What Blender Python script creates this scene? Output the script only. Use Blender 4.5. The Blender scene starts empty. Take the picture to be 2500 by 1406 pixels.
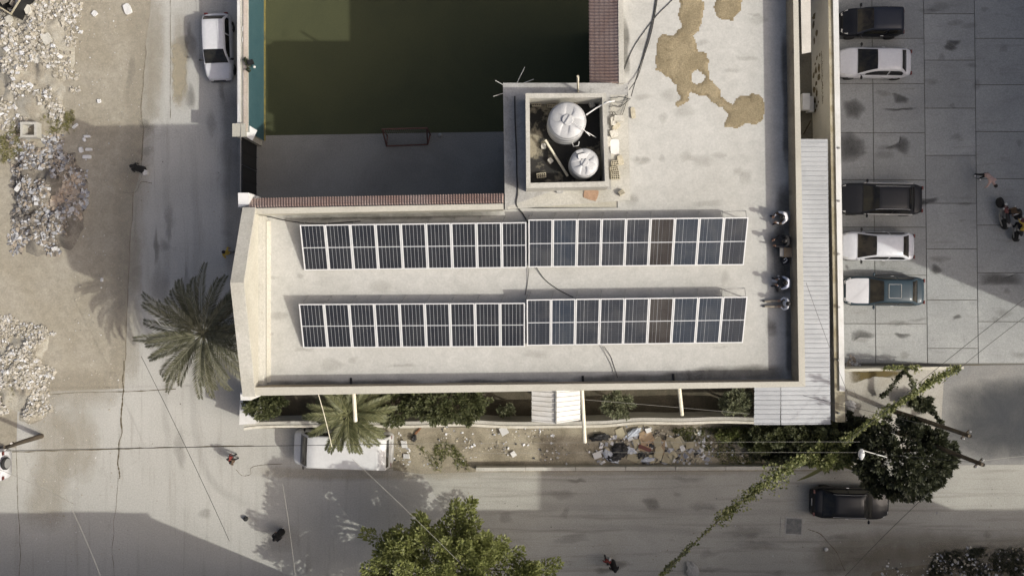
import bpy, bmesh, math, random
from math import sin, cos, pi, radians, sqrt, atan2, hypot
from mathutils import Vector, Matrix, noise as mnoise
random.seed(7)
R = random.Random
SC = bpy.context.scene
COL = SC.collection
# ------------------------------------------------------------------ camera, sky, sun, exposure
CAMZ, FOC = 47.0, 1944.0            # drone height (m) and focal length in photo pixels
EL = radians(39.5)                  # sun elevation
SDX, SDY = -0.925, 0.38             # ground direction in which shadows fall
cam = bpy.data.cameras.new('Camera'); camo = bpy.data.objects.new('Camera', cam); COL.objects.link(camo)
camo.location = (0, 0, CAMZ); camo.rotation_euler = (0, 0, 0)
cam.sensor_width = 36; cam.lens = 36 * FOC / 2500; cam.clip_end = 2000; cam.clip_start = 0.5
SC.camera = camo
W = bpy.data.worlds.new('World'); SC.world = W; W.use_nodes = True
wn = W.node_tree.nodes; wl = W.node_tree.links
sky = wn.new('ShaderNodeTexSky'); sky.sky_type = 'NISHITA'; sky.sun_disc = False
sky.sun_elevation = EL; sky.sun_rotation = atan2(-SDX, -SDY)
sky.air_density = 0.6; sky.dust_density = 8.0; sky.ozone_density = 1.0
wn['Background'].inputs[1].default_value = 0.143
wl.new(sky.outputs[0], wn['Background'].inputs[0])
sun = bpy.data.lights.new('Sun', 'SUN'); suno = bpy.data.objects.new('Sun', sun); COL.objects.link(suno)
sun.energy = 2.85; sun.angle = radians(0.6); sun.color = (1.0, 0.985, 0.90)
suno.location = (60, -25, 60)
suno.rotation_euler = Vector((SDX * cos(EL), SDY * cos(EL), -sin(EL))).to_track_quat('-Z', 'Y').to_euler()
SC.view_settings.view_transform = 'Standard'; SC.view_settings.look = 'None'
SC.view_settings.exposure = 0.03; SC.view_settings.gamma = 1.0

def P(px, py, h=0.0):
    """photo pixel -> world point at height h"""
    s = (CAMZ - h) / FOC
    return Vector(((px - 1250) * s, (703 - py) * s, h))
def PX(px, h=0.0): return (px - 1250) * (CAMZ - h) / FOC
def PY(py, h=0.0): return (703 - py) * (CAMZ - h) / FOC

# ------------------------------------------------------------------ materials
MATS = {}
def nd(nt, t, **kw):
    n = nt.nodes.new(t)
    for k, v in kw.items(): setattr(n, k, v)
    return n
def mixc(nt, fac, a, b, blend='MIX'):
    m = nd(nt, 'ShaderNodeMix', data_type='RGBA', blend_type=blend)
    for sock, val in ((0, fac), (6, a), (7, b)):
        if hasattr(val, 'default_value') or hasattr(val, 'is_linked'): nt.links.new(val, m.inputs[sock])
        elif sock == 0: m.inputs[0].default_value = val
        else: m.inputs[sock].default_value = (*val, 1) if len(val) == 3 else val
    return m.outputs[2]
def ramp(nt, src, a, b):
    r = nd(nt, 'ShaderNodeMapRange', clamp=True)
    nt.links.new(src, r.inputs[0]); r.inputs[1].default_value = a; r.inputs[2].default_value = b
    return r.outputs[0]
def mul(nt, a, k):
    m = nd(nt, 'ShaderNodeMath', operation='MULTIPLY'); nt.links.new(a, m.inputs[0])
    if hasattr(k, 'is_linked'): nt.links.new(k, m.inputs[1])
    else: m.inputs[1].default_value = k
    return m.outputs[0]
def noise(nt, scale, detail=6, rough=0.6, dist=0.0, vec=None, mapscale=None, offset=0):
    geo = nd(nt, 'ShaderNodeNewGeometry')
    src = geo.outputs['Position'] if vec is None else vec
    mp = nd(nt, 'ShaderNodeMapping'); nt.links.new(src, mp.inputs[0])
    if mapscale: mp.inputs[3].default_value = mapscale
    mp.inputs[1].default_value = (offset, offset * 0.7, 0)
    n = nd(nt, 'ShaderNodeTexNoise'); nt.links.new(mp.outputs[0], n.inputs['Vector'])
    n.inputs['Scale'].default_value = scale; n.inputs['Detail'].default_value = detail
    n.inputs['Roughness'].default_value = rough; n.inputs['Distortion'].default_value = dist
    return n.outputs[0]
def M(name, col, rough=0.85, col2=None, scale=0.35, lo=0.42, hi=0.62, grain=0.18, gscale=14, stain=None, sscale=1.3,
      slo=0.58, shi=0.72, bump=0.0, bscale=30, metal=0.0, spec=0.5, rnd=0.0, island=0.0, streak=None, coat=0.0, midvar=0.0):
    """procedural surface: two tones by noise, grain, stains with a shape of their own, streaks, per-object and per-piece tint"""
    if name in MATS: return MATS[name]
    m = bpy.data.materials.new(name); m.use_nodes = True; nt = m.node_tree
    bs = nt.nodes['Principled BSDF']
    bs.inputs['Roughness'].default_value = rough; bs.inputs['Metallic'].default_value = metal
    bs.inputs['Specular IOR Level'].default_value = spec
    if coat: bs.inputs['Coat Weight'].default_value = coat; bs.inputs['Coat Roughness'].default_value = 0.04
    off = (sum(ord(c) for c in name) % 97) * 1.7
    c = nd(nt, 'ShaderNodeRGB'); c.outputs[0].default_value = (*col, 1); c = c.outputs[0]
    if col2: c = mixc(nt, ramp(nt, noise(nt, scale, 8, 0.62, 0.4, offset=off), lo, hi), c, col2)
    if midvar:
        c = mixc(nt, midvar, c, ramp3(nt, noise(nt, 2.2, 5, 0.7, 0.5, offset=off + 9)), 'OVERLAY')
    if stain:
        c = mixc(nt, mul(nt, ramp(nt, noise(nt, sscale, 9, 0.68, 0.8, offset=off + 31), slo, shi), 0.85), c, stain)
    if streak:
        sc_, ms_, col_, lo_, hi_ = streak
        c = mixc(nt, mul(nt, ramp(nt, noise(nt, sc_, 6, 0.65, 0.3, mapscale=ms_, offset=off + 5), lo_, hi_), 0.8), c, col_)
    if grain:
        c = mixc(nt, grain, c, ramp3(nt, noise(nt, gscale, 4, 0.75, offset=off)), 'OVERLAY')
    if rnd:
        oi = nd(nt, 'ShaderNodeObjectInfo'); c = mixc(nt, rnd, c, ramp3(nt, oi.outputs['Random'], 0, 1), 'OVERLAY')
    if island:
        ge = nd(nt, 'ShaderNodeNewGeometry'); c = mixc(nt, island, c, ramp3(nt, ge.outputs['Random Per Island'], 0, 1), 'OVERLAY')
    nt.links.new(c, bs.inputs['Base Color'])
    if bump:
        b = nd(nt, 'ShaderNodeBump'); b.inputs['Strength'].default_value = bump; b.inputs['Distance'].default_value = 0.05
        nt.links.new(noise(nt, bscale, 6, 0.65), b.inputs['Height']); nt.links.new(b.outputs[0], bs.inputs['Normal'])
    MATS[name] = m
    return m
def ramp3(nt, src, a=0.25, b=0.75):
    r = ramp(nt, src, a, b); cc = nd(nt, 'ShaderNodeCombineColor')
    for i in range(3): nt.links.new(r, cc.inputs[i])
    return cc.outputs[0]
def M_palette(name, cols, rough=0.9, grain=0.3, gscale=20):
    """each loose piece takes one of several colours"""
    m = bpy.data.materials.new(name); m.use_nodes = True; nt = m.node_tree; bs = nt.nodes['Principled BSDF']
    bs.inputs['Roughness'].default_value = rough
    ge = nd(nt, 'ShaderNodeNewGeometry'); cr = nd(nt, 'ShaderNodeValToRGB'); cr.color_ramp.interpolation = 'CONSTANT'
    e = cr.color_ramp.elements
    while len(e) < len(cols): e.new(0.5)
    for i, c in enumerate(cols): e[i].position = i / len(cols); e[i].color = (*c, 1)
    nt.links.new(ge.outputs['Random Per Island'], cr.inputs[0])
    c = mixc(nt, grain, cr.outputs[0], ramp3(nt, noise(nt, gscale, 4, 0.7)), 'OVERLAY')
    nt.links.new(c, bs.inputs['Base Color']); MATS[name] = m
    return m
def M_leaf(name, cols, rough=0.55, trans=0.25):
    m = bpy.data.materials.new(name); m.use_nodes = True; nt = m.node_tree; bs = nt.nodes['Principled BSDF']
    bs.inputs['Roughness'].default_value = rough; bs.inputs['Specular IOR Level'].default_value = 0.35
    ge = nd(nt, 'ShaderNodeNewGeometry'); cr = nd(nt, 'ShaderNodeValToRGB')
    e = cr.color_ramp.elements
    while len(e) < len(cols): e.new(0.5)
    for i, c in enumerate(cols): e[i].position = i / (len(cols) - 1); e[i].color = (*c, 1)
    nt.links.new(ge.outputs['Random Per Island'], cr.inputs[0]); nt.links.new(cr.outputs[0], bs.inputs['Base Color'])
    tr = nd(nt, 'ShaderNodeBsdfTranslucent'); nt.links.new(cr.outputs[0], tr.inputs[0])
    mx = nd(nt, 'ShaderNodeMixShader'); mx.inputs[0].default_value = trans
    nt.links.new(bs.outputs[0], mx.inputs[1]); nt.links.new(tr.outputs[0], mx.inputs[2])
    nt.links.new(mx.outputs[0], nt.nodes['Material Output'].inputs[0]); MATS[name] = m
    return m

# ------------------------------------------------------------------ mesh builder
class B:
    def __init__(s): s.v = []; s.f = []; s.mi = []; s.cur = 0
    def face(s, pts):
        i = len(s.v); s.v += [tuple(p) for p in pts]; s.f.append(tuple(range(i, i + len(pts)))); s.mi.append(s.cur); return s
    def add(s, vs, fs):
        i = len(s.v); s.v += [tuple(p) for p in vs]
        for f in fs: s.f.append(tuple(i + k for k in f)); s.mi.append(s.cur)
        return s
    def box(s, c, d, rz=0.0, mat=None):
        hx, hy, hz = d[0] / 2, d[1] / 2, d[2] / 2
        vs = [Vector((x, y, z)) for z in (-hz, hz) for x, y in ((-hx, -hy), (hx, -hy), (hx, hy), (-hx, hy))]
        rot = mat if mat is not None else Matrix.Rotation(rz, 3, 'Z')
        c = Vector(c)
        return s.add([c + rot @ p for p in vs], [(3, 2, 1, 0), (4, 5, 6, 7), (0, 1, 5, 4), (1, 2, 6, 5), (2, 3, 7, 6), (3, 0, 4, 7)])
    def hexa(s, bot, top):
        n = len(bot); fs = [tuple(range(n - 1, -1, -1)), tuple(range(n, 2 * n))]
        fs += [(i, (i + 1) % n, n + (i + 1) % n, n + i) for i in range(n)]
        return s.add(list(bot) + list(top), fs)
    def prism(s, xy, z0, z1):
        if sum(xy[i][0] * xy[(i + 1) % len(xy)][1] - xy[(i + 1) % len(xy)][0] * xy[i][1] for i in range(len(xy))) < 0: xy = xy[::-1]
        return s.hexa([(p[0], p[1], z0) for p in xy], [(p[0], p[1], z1) for p in xy])
    def tube(s, pts, r, n=6, cap=True):
        pts = [Vector(p) for p in pts]; rs = r if isinstance(r, (list, tuple)) else [r] * len(pts)
        vs = []; fs = []
        for i, p in enumerate(pts):
            d = (pts[min(i + 1, len(pts) - 1)] - pts[max(i - 1, 0)])
            if d.length < 1e-6: d = Vector((0, 0, 1))
            d.normalize(); a = d.cross(Vector((0, 0, 1)) if abs(d.z) < 0.9 else Vector((1, 0, 0))).normalized(); b = a.cross(d)
            vs += [p + (a * cos(t) + b * sin(t)) * rs[i] for t in [2 * pi * k / n for k in range(n)]]
        for i in range(len(pts) - 1):
            for k in range(n):
                fs.append((i * n + k, i * n + (k + 1) % n, (i + 1) * n + (k + 1) % n, (i + 1) * n + k))
        if cap: fs += [tuple(range(n)), tuple(range(len(pts) * n - 1, (len(pts) - 1) * n - 1, -1))]
        return s.add(vs, fs)
    def lathe(s, prof, c, n=24, ax=None):
        """profile of (radius, height) turned about z at c (or about the axis given by a 3x3)"""
        c = Vector(c); vs = []; fs = []
        for r, z in prof:
            for k in range(n):
                p = Vector((r * cos(2 * pi * k / n), r * sin(2 * pi * k / n), z)); vs.append(c + (ax @ p if ax is not None else p))
        for i in range(len(prof) - 1):
            for k in range(n): fs.append((i * n + k, i * n + (k + 1) % n, (i + 1) * n + (k + 1) % n, (i + 1) * n + k))
        if prof[0][0] > 1e-4: fs.append(tuple(range(n - 1, -1, -1)))
        if prof[-1][0] > 1e-4: fs.append(tuple(range((len(prof) - 1) * n, len(prof) * n)))
        return s.add(vs, fs)
    def grid(s, fn, nu, nv):
        vs = [fn(u / nu, v / nv) for u in range(nu + 1) for v in range(nv + 1)]
        fs = [(u * (nv + 1) + v, (u + 1) * (nv + 1) + v, (u + 1) * (nv + 1) + v + 1, u * (nv + 1) + v + 1) for u in range(nu) for v in range(nv)]
        return s.add(vs, fs)
    def ico(s, c, r, rnd=None, j=0.0, sub=1, sq=(1, 1, 1)):
        t = (1 + 5 ** 0.5) / 2
        vs = [Vector(p).normalized() for p in [(-1, t, 0), (1, t, 0), (-1, -t, 0), (1, -t, 0), (0, -1, t), (0, 1, t), (0, -1, -t), (0, 1, -t), (t, 0, -1), (t, 0, 1), (-t, 0, -1), (-t, 0, 1)]]
        fs = [(0, 11, 5), (0, 5, 1), (0, 1, 7), (0, 7, 10), (0, 10, 11), (1, 5, 9), (5, 11, 4), (11, 10, 2), (10, 7, 6), (7, 1, 8), (3, 9, 4), (3, 4, 2), (3, 2, 6), (3, 6, 8), (3, 8, 9), (4, 9, 5), (2, 4, 11), (6, 2, 10), (8, 6, 7), (9, 8, 1)]
        for _ in range(sub - 1):
            cache = {}; nf = []
            def mid(a, b):
                k = (min(a, b), max(a, b))
                if k not in cache: vs.append((vs[a] + vs[b]).normalized()); cache[k] = len(vs) - 1
                return cache[k]
            for a, b, c_ in fs:
                x, y, z = mid(a, b), mid(b, c_), mid(c_, a); nf += [(a, x, z), (b, y, x), (c_, z, y), (x, y, z)]
            fs = nf
        c = Vector(c)
        out = []
        for p in vs:
            k = r * (1 + (rnd.uniform(-j, j) if rnd else 0)); out.append(c + Vector((p.x * k * sq[0], p.y * k * sq[1], p.z * k * sq[2])))
        return s.add(out, fs)

def T(o, label=None, cat=None, group=None, kind=None):
    if label: o['label'] = label
    if cat: o['category'] = cat
    if group: o['group'] = group
    if kind: o['kind'] = kind
    return o
def thing(name, label, cat, loc, rz=0.0, group=None):
    o = bpy.data.objects.new(name, None); COL.objects.link(o); o.location = loc; o.rotation_euler = (0, 0, rz)
    o.empty_display_size = 0.2
    return T(o, label, cat, group)
def mesh_of(name, b, mats, off=(0, 0, 0), smooth=False):
    me = bpy.data.meshes.new(name); ox, oy, oz = off
    me.from_pydata([(x - ox, y - oy, z - oz) for x, y, z in b.v], [], b.f)
    for m in (mats if isinstance(mats, (list, tuple)) else [mats]): me.materials.append(m)
    if any(b.mi): me.polygons.foreach_set('material_index', b.mi)
    if smooth: me.polygons.foreach_set('use_smooth', [True] * len(b.f))
    me.update(); return me
def solid(me):
    """outward normals where a shape may have been wound the other way"""
    bm = bmesh.new(); bm.from_mesh(me); bmesh.ops.recalc_face_normals(bm, faces=bm.faces); bm.to_mesh(me); bm.free()
def single(name, b, mats, label=None, cat=None, group=None, kind=None, smooth=False, fix=False, at=None):
    """a thing that is one mesh; origin at its base"""
    if at is None:
        xs = [p[0] for p in b.v]; ys = [p[1] for p in b.v]
        at = ((min(xs) + max(xs)) / 2, (min(ys) + max(ys)) / 2, min(p[2] for p in b.v))
    me = mesh_of(name, b, mats, at, smooth)
    if fix: solid(me)
    o = bpy.data.objects.new(name, me); COL.objects.link(o); o.location = at
    return T(o, label, cat, group, kind)
def part(name, b, mats, parent, world=False, smooth=False, fix=False, label=None, kind=None):
    top = parent
    while top.parent: top = top.parent
    me = mesh_of(name, b, mats, tuple(top.location) if world else (0, 0, 0), smooth)
    if fix: solid(me)
    o = bpy.data.objects.new(name, me); COL.objects.link(o); o.parent = parent
    return T(o, label, None, None, kind)
def link_part(name, me, parent, loc=(0, 0, 0), rot=None, mat4=None):
    o = bpy.data.objects.new(name, me); COL.objects.link(o); o.parent = parent
    if mat4 is not None: o.matrix_local = mat4
    else:
        o.location = loc
        if rot: o.rotation_euler = rot
    return o
def dup(root, loc, rz, label=None):
    r = root.copy(); COL.objects.link(r); r.location = loc; r.rotation_euler = (0, 0, rz)
    if label: r['label'] = label
    for ch in list(root.children):
        c = ch.copy(); COL.objects.link(c); c.parent = r
        for g in ch.children:
            d = g.copy(); COL.objects.link(d); d.parent = c
    return r
def inpoly(x, y, poly):
    c = False; j = len(poly) - 1
    for i in range(len(poly)):
        xi, yi = poly[i]; xj, yj = poly[j]
        if (yi > y) != (yj > y) and x < (xj - xi) * (y - yi) / (yj - yi) + xi: c = not c
        j = i
    return c
def pxpoly(pts, h=0.0): return [tuple(P(x, y, h))[:2] for x, y in pts]
def sheet(name, poly, z, mat, kind='structure', parent=None):
    b = B(); b.face([(x, y, z) for x, y in poly])
    me = mesh_of(name, b, mat)
    solid_up(me)
    o = bpy.data.objects.new(name, me); COL.objects.link(o)
    if parent: o.parent = parent
    elif kind: o['kind'] = kind
    return o
def solid_up(me):
    if me.polygons[0].normal.z < 0: me.flip_normals()
def ribbon(pts, w, z):
    """flat strip of the given width along a world path"""
    b = B(); L = []; Rr = []
    for i, p in enumerate(pts):
        a = Vector(pts[max(i - 1, 0)][:2]); c = Vector(pts[min(i + 1, len(pts) - 1)][:2]); d = (c - a)
        if d.length < 1e-6: d = Vector((1, 0))
        d.normalize(); n = Vector((-d.y, d.x)); ww = w(i) if callable(w) else w
        L.append((p[0] + n.x * ww / 2, p[1] + n.y * ww / 2, z)); Rr.append((p[0] - n.x * ww / 2, p[1] - n.y * ww / 2, z))
    for i in range(len(pts) - 1): b.face([Rr[i], Rr[i + 1], L[i + 1], L[i]])
    return b
def smoothpath(pts, n=8):
    pts = [Vector(p) for p in pts]; out = []
    for i in range(len(pts) - 1):
        p0, p1, p2, p3 = pts[max(i - 1, 0)], pts[i], pts[i + 1], pts[min(i + 2, len(pts) - 1)]
        for k in range(n):
            t = k / n
            out.append(0.5 * ((2 * p1) + (p2 - p0) * t + (2 * p0 - 5 * p1 + 4 * p2 - p3) * t * t + (3 * p1 - p0 - 3 * p2 + p3) * t ** 3))
    out.append(pts[-1]); return out
def wobble(path, amp, seed=0, every=1.0):
    r = R(seed); out = []
    for i, p in enumerate(path):
        out.append(Vector((p[0] + amp * mnoise.noise((p[0] * every, p[1] * every, seed + .5)), p[1] + amp * mnoise.noise((p[0] * every, p[1] * every, seed + 9.3)), p[2] if len(p) > 2 else 0)))
    return out
# ------------------------------------------------------------------ materials of the place
m_dirt = M('sandy_dirt', (0.30, 0.268, 0.205), 0.95, (0.345, 0.315, 0.255), 0.25, 0.38, 0.66, 0.22, 9, stain=(0.25, 0.225, 0.17), sscale=0.9, slo=0.6, shi=0.85, bump=0.12, bscale=9, midvar=.2)
m_conc = M('street_concrete', (0.44, 0.43, 0.395), 0.9, (0.385, 0.375, 0.34), 0.16, 0.4, 0.66, 0.22, 12, stain=(0.24, 0.225, 0.195), sscale=0.55, slo=0.62, shi=0.82, bump=0.15, bscale=25, streak=(0.9, (2.6, 0.16, 1), (0.30, 0.285, 0.25), 0.54, 0.75))
m_road = M('road_surface', (0.375, 0.367, 0.328), 0.92, (0.32, 0.312, 0.278), 0.22, 0.38, 0.64, 0.26, 15, stain=(0.17, 0.16, 0.135), sscale=0.7, slo=0.62, shi=0.8, bump=0.2, bscale=30, streak=(1.0, (0.12, 2.4, 1), (0.205, 0.195, 0.165), 0.52, 0.72))
m_crack = M('crack_dirt', (0.11, 0.09, 0.055), 1.0, grain=0.3)
m_joint = M('joint_shadow', (0.13, 0.125, 0.11), 1.0, grain=0.3)  # dark joint colour of the base between the slabs
m_patch = None
m_stain = None
m_oil = None
m_turf = M('artificial_turf', (0.062, 0.066, 0.028), 0.95, (0.05, 0.055, 0.024), 0.2, 0.4, 0.65, 0.3, 30, bump=0.2, bscale=60)
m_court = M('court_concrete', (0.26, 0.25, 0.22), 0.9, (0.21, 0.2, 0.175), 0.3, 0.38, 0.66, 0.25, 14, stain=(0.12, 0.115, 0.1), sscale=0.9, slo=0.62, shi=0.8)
m_soil = M('garden_soil', (0.075, 0.066, 0.045), 1.0, (0.115, 0.098, 0.068), 0.9, grain=0.4, bump=0.4)
m_verge = M('verge_soil', (0.33, 0.295, 0.22), 1.0, (0.20, 0.175, 0.125), 0.6, 0.4, 0.62, 0.4, 16, stain=(0.11, 0.095, 0.06), sscale=1.5, slo=0.58, shi=0.75, bump=0.5)
m_slab = M('parking_concrete', (0.315, 0.322, 0.312), 0.88, (0.255, 0.262, 0.256), 0.3, 0.36, 0.68, 0.25, 13, stain=(0.165, 0.17, 0.166), sscale=0.8, slo=0.6, shi=0.85, bump=0.12, rnd=0.09, streak=(1.4, (0.35, 2.2, 1), (0.19, 0.188, 0.175), 0.56, 0.78))
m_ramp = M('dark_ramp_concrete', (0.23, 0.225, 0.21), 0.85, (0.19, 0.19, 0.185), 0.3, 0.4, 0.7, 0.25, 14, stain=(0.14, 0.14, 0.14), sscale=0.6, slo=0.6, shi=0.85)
m_yard = M('yard_concrete', (0.40, 0.385, 0.345), 0.92, (0.33, 0.31, 0.265), 0.35, 0.42, 0.62, 0.25, 12, stain=(0.2, 0.165, 0.1), sscale=0.7, slo=0.62, shi=0.78)
m_roof = M('roof_screed', (0.455, 0.448, 0.415), 0.9, (0.405, 0.397, 0.363), 0.3, 0.42, 0.68, 0.13, 11, stain=(0.30, 0.293, 0.265), sscale=0.8, slo=0.6, shi=0.85, bump=0.04, bscale=20, midvar=0.12)
m_roofgrime = M('roof_grime', (0.30, 0.29, 0.265), 0.9, (0.5, 0.48, 0.42), 0.9, 0.42, 0.6, 0.25, 12, stain=(0.12, 0.115, 0.1), sscale=0.9, slo=0.5, shi=0.66)
m_render = M('cream_render', (0.46, 0.44, 0.37), 0.9, (0.40, 0.375, 0.31), 0.4, 0.44, 0.66, 0.18, 12, stain=(0.4, 0.35, 0.25), sscale=1.1, slo=0.64, shi=0.8)
m_cope = M('cream_coping', (0.455, 0.435, 0.37), 0.88, (0.40, 0.38, 0.32), 0.5, 0.45, 0.7, 0.14, 12)
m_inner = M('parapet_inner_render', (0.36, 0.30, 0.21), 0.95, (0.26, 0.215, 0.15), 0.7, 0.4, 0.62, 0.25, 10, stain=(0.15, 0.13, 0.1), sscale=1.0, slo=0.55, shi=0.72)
m_grey = M('weathered_cement', (0.46, 0.445, 0.395), 0.9, (0.38, 0.365, 0.315), 0.5, 0.42, 0.62, 0.22, 12, stain=(0.26, 0.24, 0.19), sscale=1.3, slo=0.6, shi=0.76, bump=0.1)
m_cement = M('smoked_cement', (0.40, 0.395, 0.375), 0.9, (0.29, 0.285, 0.265), 0.6, 0.42, 0.62, 0.22, 12, stain=(0.15, 0.15, 0.14), sscale=1.2, slo=0.58, shi=0.74)
m_tile = M('clay_tile', (0.40, 0.275, 0.225), 0.9, (0.46, 0.36, 0.31), 0.5, 0.4, 0.65, 0.3, 16)
m_white = M('white_paint', (0.66, 0.655, 0.64), 0.7, (0.58, 0.57, 0.54), 0.8, grain=0.12)
m_teal = M('teal_wall_paint', (0.035, 0.092, 0.105), 0.75, (0.05, 0.11, 0.12), 0.7, 0.4, 0.7, 0.2, 10, stain=(0.022, 0.06, 0.07), sscale=0.7, slo=0.6, shi=0.8)
m_yline = M('yellow_line_paint', (0.22, 0.18, 0.05), 0.8, (.12, .11, .05), 2, grain=0.2)
m_walltop = M('dirty_wall_top', (0.43, 0.39, 0.29), 0.95, (0.3, 0.26, 0.17), 1.2, 0.42, 0.6, 0.25, 12)
m_artwall = M('pale_painted_wall', (0.60, 0.57, 0.515), 0.85, (0.53, 0.50, 0.45), 0.8, grain=0.12)
m_art = M('brown_wall_art', (0.15, 0.115, 0.06), 0.85, (0.075, 0.06, 0.035), 2.5, grain=0.2)
m_sheet = M('corrugated_metal', (0.38, 0.39, 0.405), 0.55, (0.33, 0.34, 0.355), 0.6, grain=0.1, metal=0.1, stain=(0.36, 0.31, 0.22), sscale=2.2, slo=0.64, shi=0.78)
m_sheetw = M('white_corrugated_metal', (0.72, 0.71, 0.68), 0.55, (0.64, 0.62, 0.58), 0.8, grain=0.1)
m_black = M('black_metal', (0.012, 0.012, 0.012), 0.6, grain=0)
m_dark = M('dark_rubber', (0.02, 0.02, 0.02), 0.8, grain=0)
m_wood = M('weathered_pole_wood', (0.075, 0.058, 0.038), 0.9, (0.05, 0.038, 0.026), 3, grain=0.3, streak=(5, (4, 4, 0.3), (0.11, 0.09, 0.06), 0.5, 0.7))
m_steel = M('galvanised_steel', (0.33, 0.33, 0.32), 0.5, (0.24, 0.235, 0.22), 2, grain=0.1, metal=0.5)
m_pipe = M('cream_pipe', (0.7, 0.66, 0.52), 0.6, (0.6, 0.55, 0.42), 2, grain=0.1)
m_glass = M('window_glass', (0.02, 0.025, 0.03), 0.08, grain=0)

# ------------------------------------------------------------------ ground and roads
def gsheet(name, pts, z, mat): return sheet(name, pxpoly(pts), z, mat)
def fine_ground():
    """one sheet to the horizon, finely divided near the camera so that the waste ground is uneven"""
    b = B(); S = 600
    b.face([(-S, -S, 0), (S, -S, 0), (S, S, 0), (-S, S, 0)])
    o = bpy.data.objects.new('ground', mesh_of('ground', b, m_dirt)); COL.objects.link(o); T(o, kind='structure')
fine_ground()
edge = [(372, -60), (366, 40), (356, 110), (352, 190), (346, 262), (350, 330), (342, 420), (328, 470), (322, 540), (316, 640), (311, 760), (306, 880), (303, 960), (292, 1060), (290, 1150), (286, 1260), (284, 1460)]
street = gsheet('street', [*edge, (1250, 1460), (1250, 1150), (760, 1140), (760, -60)], 0.004, m_conc)
r = R(5)
road = gsheet('road', [(1120, 1460), (1110, 1300), (1030, 1148), (2020, 1147), (2130, 1135), (2620, 1130), (2620, 1460)], 0.008, m_road)
gsheet('pavement', [(44, 950), (120, 955), (306, 948), (300, 1100), (292, 1460), (40, 1460), (40, 1100)], 0.003, m_conc)
gsheet('corner_pavement', [(-120, 1095), (40, 1093), (44, 1200), (46, 1300), (50, 1460), (-120, 1460)], 0.006, m_conc)
gsheet('dirt_shoulder', [(2100, 1460), (2130, 1395), (2250, 1378), (2400, 1372), (2620, 1375), (2620, 1460)], 0.012, m_verge)
verge = gsheet('verge', [(955, 1046), (1400, 1040), (1850, 1030), (2060, 1030), (2110, 1060), (2130, 1135), (2020, 1149), (1165, 1152), (1030, 1156), (960, 1148)], 0.013, m_verge)
pitch = gsheet('playing_pitch', [(608, -160), (1620, -160), (1620, 316), (608, 332)], 0.010, m_turf)
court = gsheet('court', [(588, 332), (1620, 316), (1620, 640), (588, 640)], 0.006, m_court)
garden = gsheet('garden_bed', [(600, 830), (2005, 830), (2010, 1036), (600, 1046)], 0.010, m_soil)
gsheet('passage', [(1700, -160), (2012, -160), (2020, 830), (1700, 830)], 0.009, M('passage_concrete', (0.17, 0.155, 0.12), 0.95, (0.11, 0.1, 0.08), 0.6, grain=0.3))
def strip(name, pts, w, parent, mat=m_crack, z=0.016, seed=1, amp=0.06, n=10):
    path = wobble(smoothpath([P(*p) for p in pts], n), amp, seed, 1.3); r = R(seed)
    ws = [w * r.uniform(0.35, 1.25) for _ in path]
    return part(name, ribbon(path, lambda i: ws[i], z), mat, parent)
strip('crack', edge[2:7], 0.07, street, seed=3, amp=0.1)
strip('crack', edge[7:12], 0.05, street, seed=4, amp=0.1)
strip('crack', [(306, 880), (304, 930), (303, 955), (300, 985), (296, 1040), (292, 1100), (290, 1150), (289, 1165)], 0.085, street, seed=5, amp=0.16)
strip('crack', [(289, 1165), (285, 1230), (275, 1310), (280, 1406)], 0.022, street, seed=6, amp=0.1)
strip('joint', [(70, 964), (200, 958), (305, 955), (430, 950)], 0.055, street, seed=8, amp=0.04)
strip('joint', [(30, 1103), (200, 1098), (300, 1095), (450, 1091), (620, 1087)], 0.07, street, seed=9, amp=0.04)
strip('joint', [(40, 1090), (42, 1180), (45, 1260), (50, 1330), (48, 1406)], 0.03, street, seed=10, amp=0.06)
strip('crack', [(575, 1145), (592, 1160), (612, 1158), (620, 1138), (690, 1132)], 0.03, street, seed=11, amp=0.05)
strip('joint', [(416, -10), (416, 100), (416, 180), (416, 290)], 0.03, street, seed=12, amp=0.02)
strip('joint', [(300, 470), (330, 470), (345, 445), (372, 448)], 0.035, street, seed=13, amp=0.04)
strip('joint', [(2480, 892), (2340, 892)], 0.04, road, seed=14)
strip('crack', [(1972, 1290), (2010, 1310), (2040, 1345), (2062, 1390)], 0.045, road, seed=15, amp=0.1)
def M_film(name, col, amount=0.9, scale=2.2, soft=0.5):
    """thin film of dirt, oil or painted shade that thins out towards its rim and in patches"""
    m = bpy.data.materials.new(name); m.use_nodes = True; nt = m.node_tree; bs = nt.nodes['Principled BSDF']
    bs.inputs['Roughness'].default_value = .9; bs.inputs['Base Color'].default_value = (*col, 1)
    at = nd(nt, 'ShaderNodeAttribute', attribute_name='fade'); n = noise(nt, scale, 8, .68, .7)
    a = nd(nt, 'ShaderNodeMath', operation='ADD'); nt.links.new(at.outputs['Fac'], a.inputs[0]); nt.links.new(n, a.inputs[1])
    f = mul(nt, ramp(nt, a.outputs[0], 1.0 - soft * .5, 1.0 + soft * .9), amount)
    tr = nd(nt, 'ShaderNodeBsdfTransparent'); mx = nd(nt, 'ShaderNodeMixShader'); nt.links.new(f, mx.inputs[0])
    nt.links.new(tr.outputs[0], mx.inputs[1]); nt.links.new(bs.outputs[0], mx.inputs[2]); nt.links.new(mx.outputs[0], nt.nodes['Material Output'].inputs[0])
    MATS[name] = m; return m
def set_fade(me, vals):
    at = me.attributes.new('fade', 'FLOAT', 'POINT'); at.data.foreach_set('value', vals)
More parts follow.
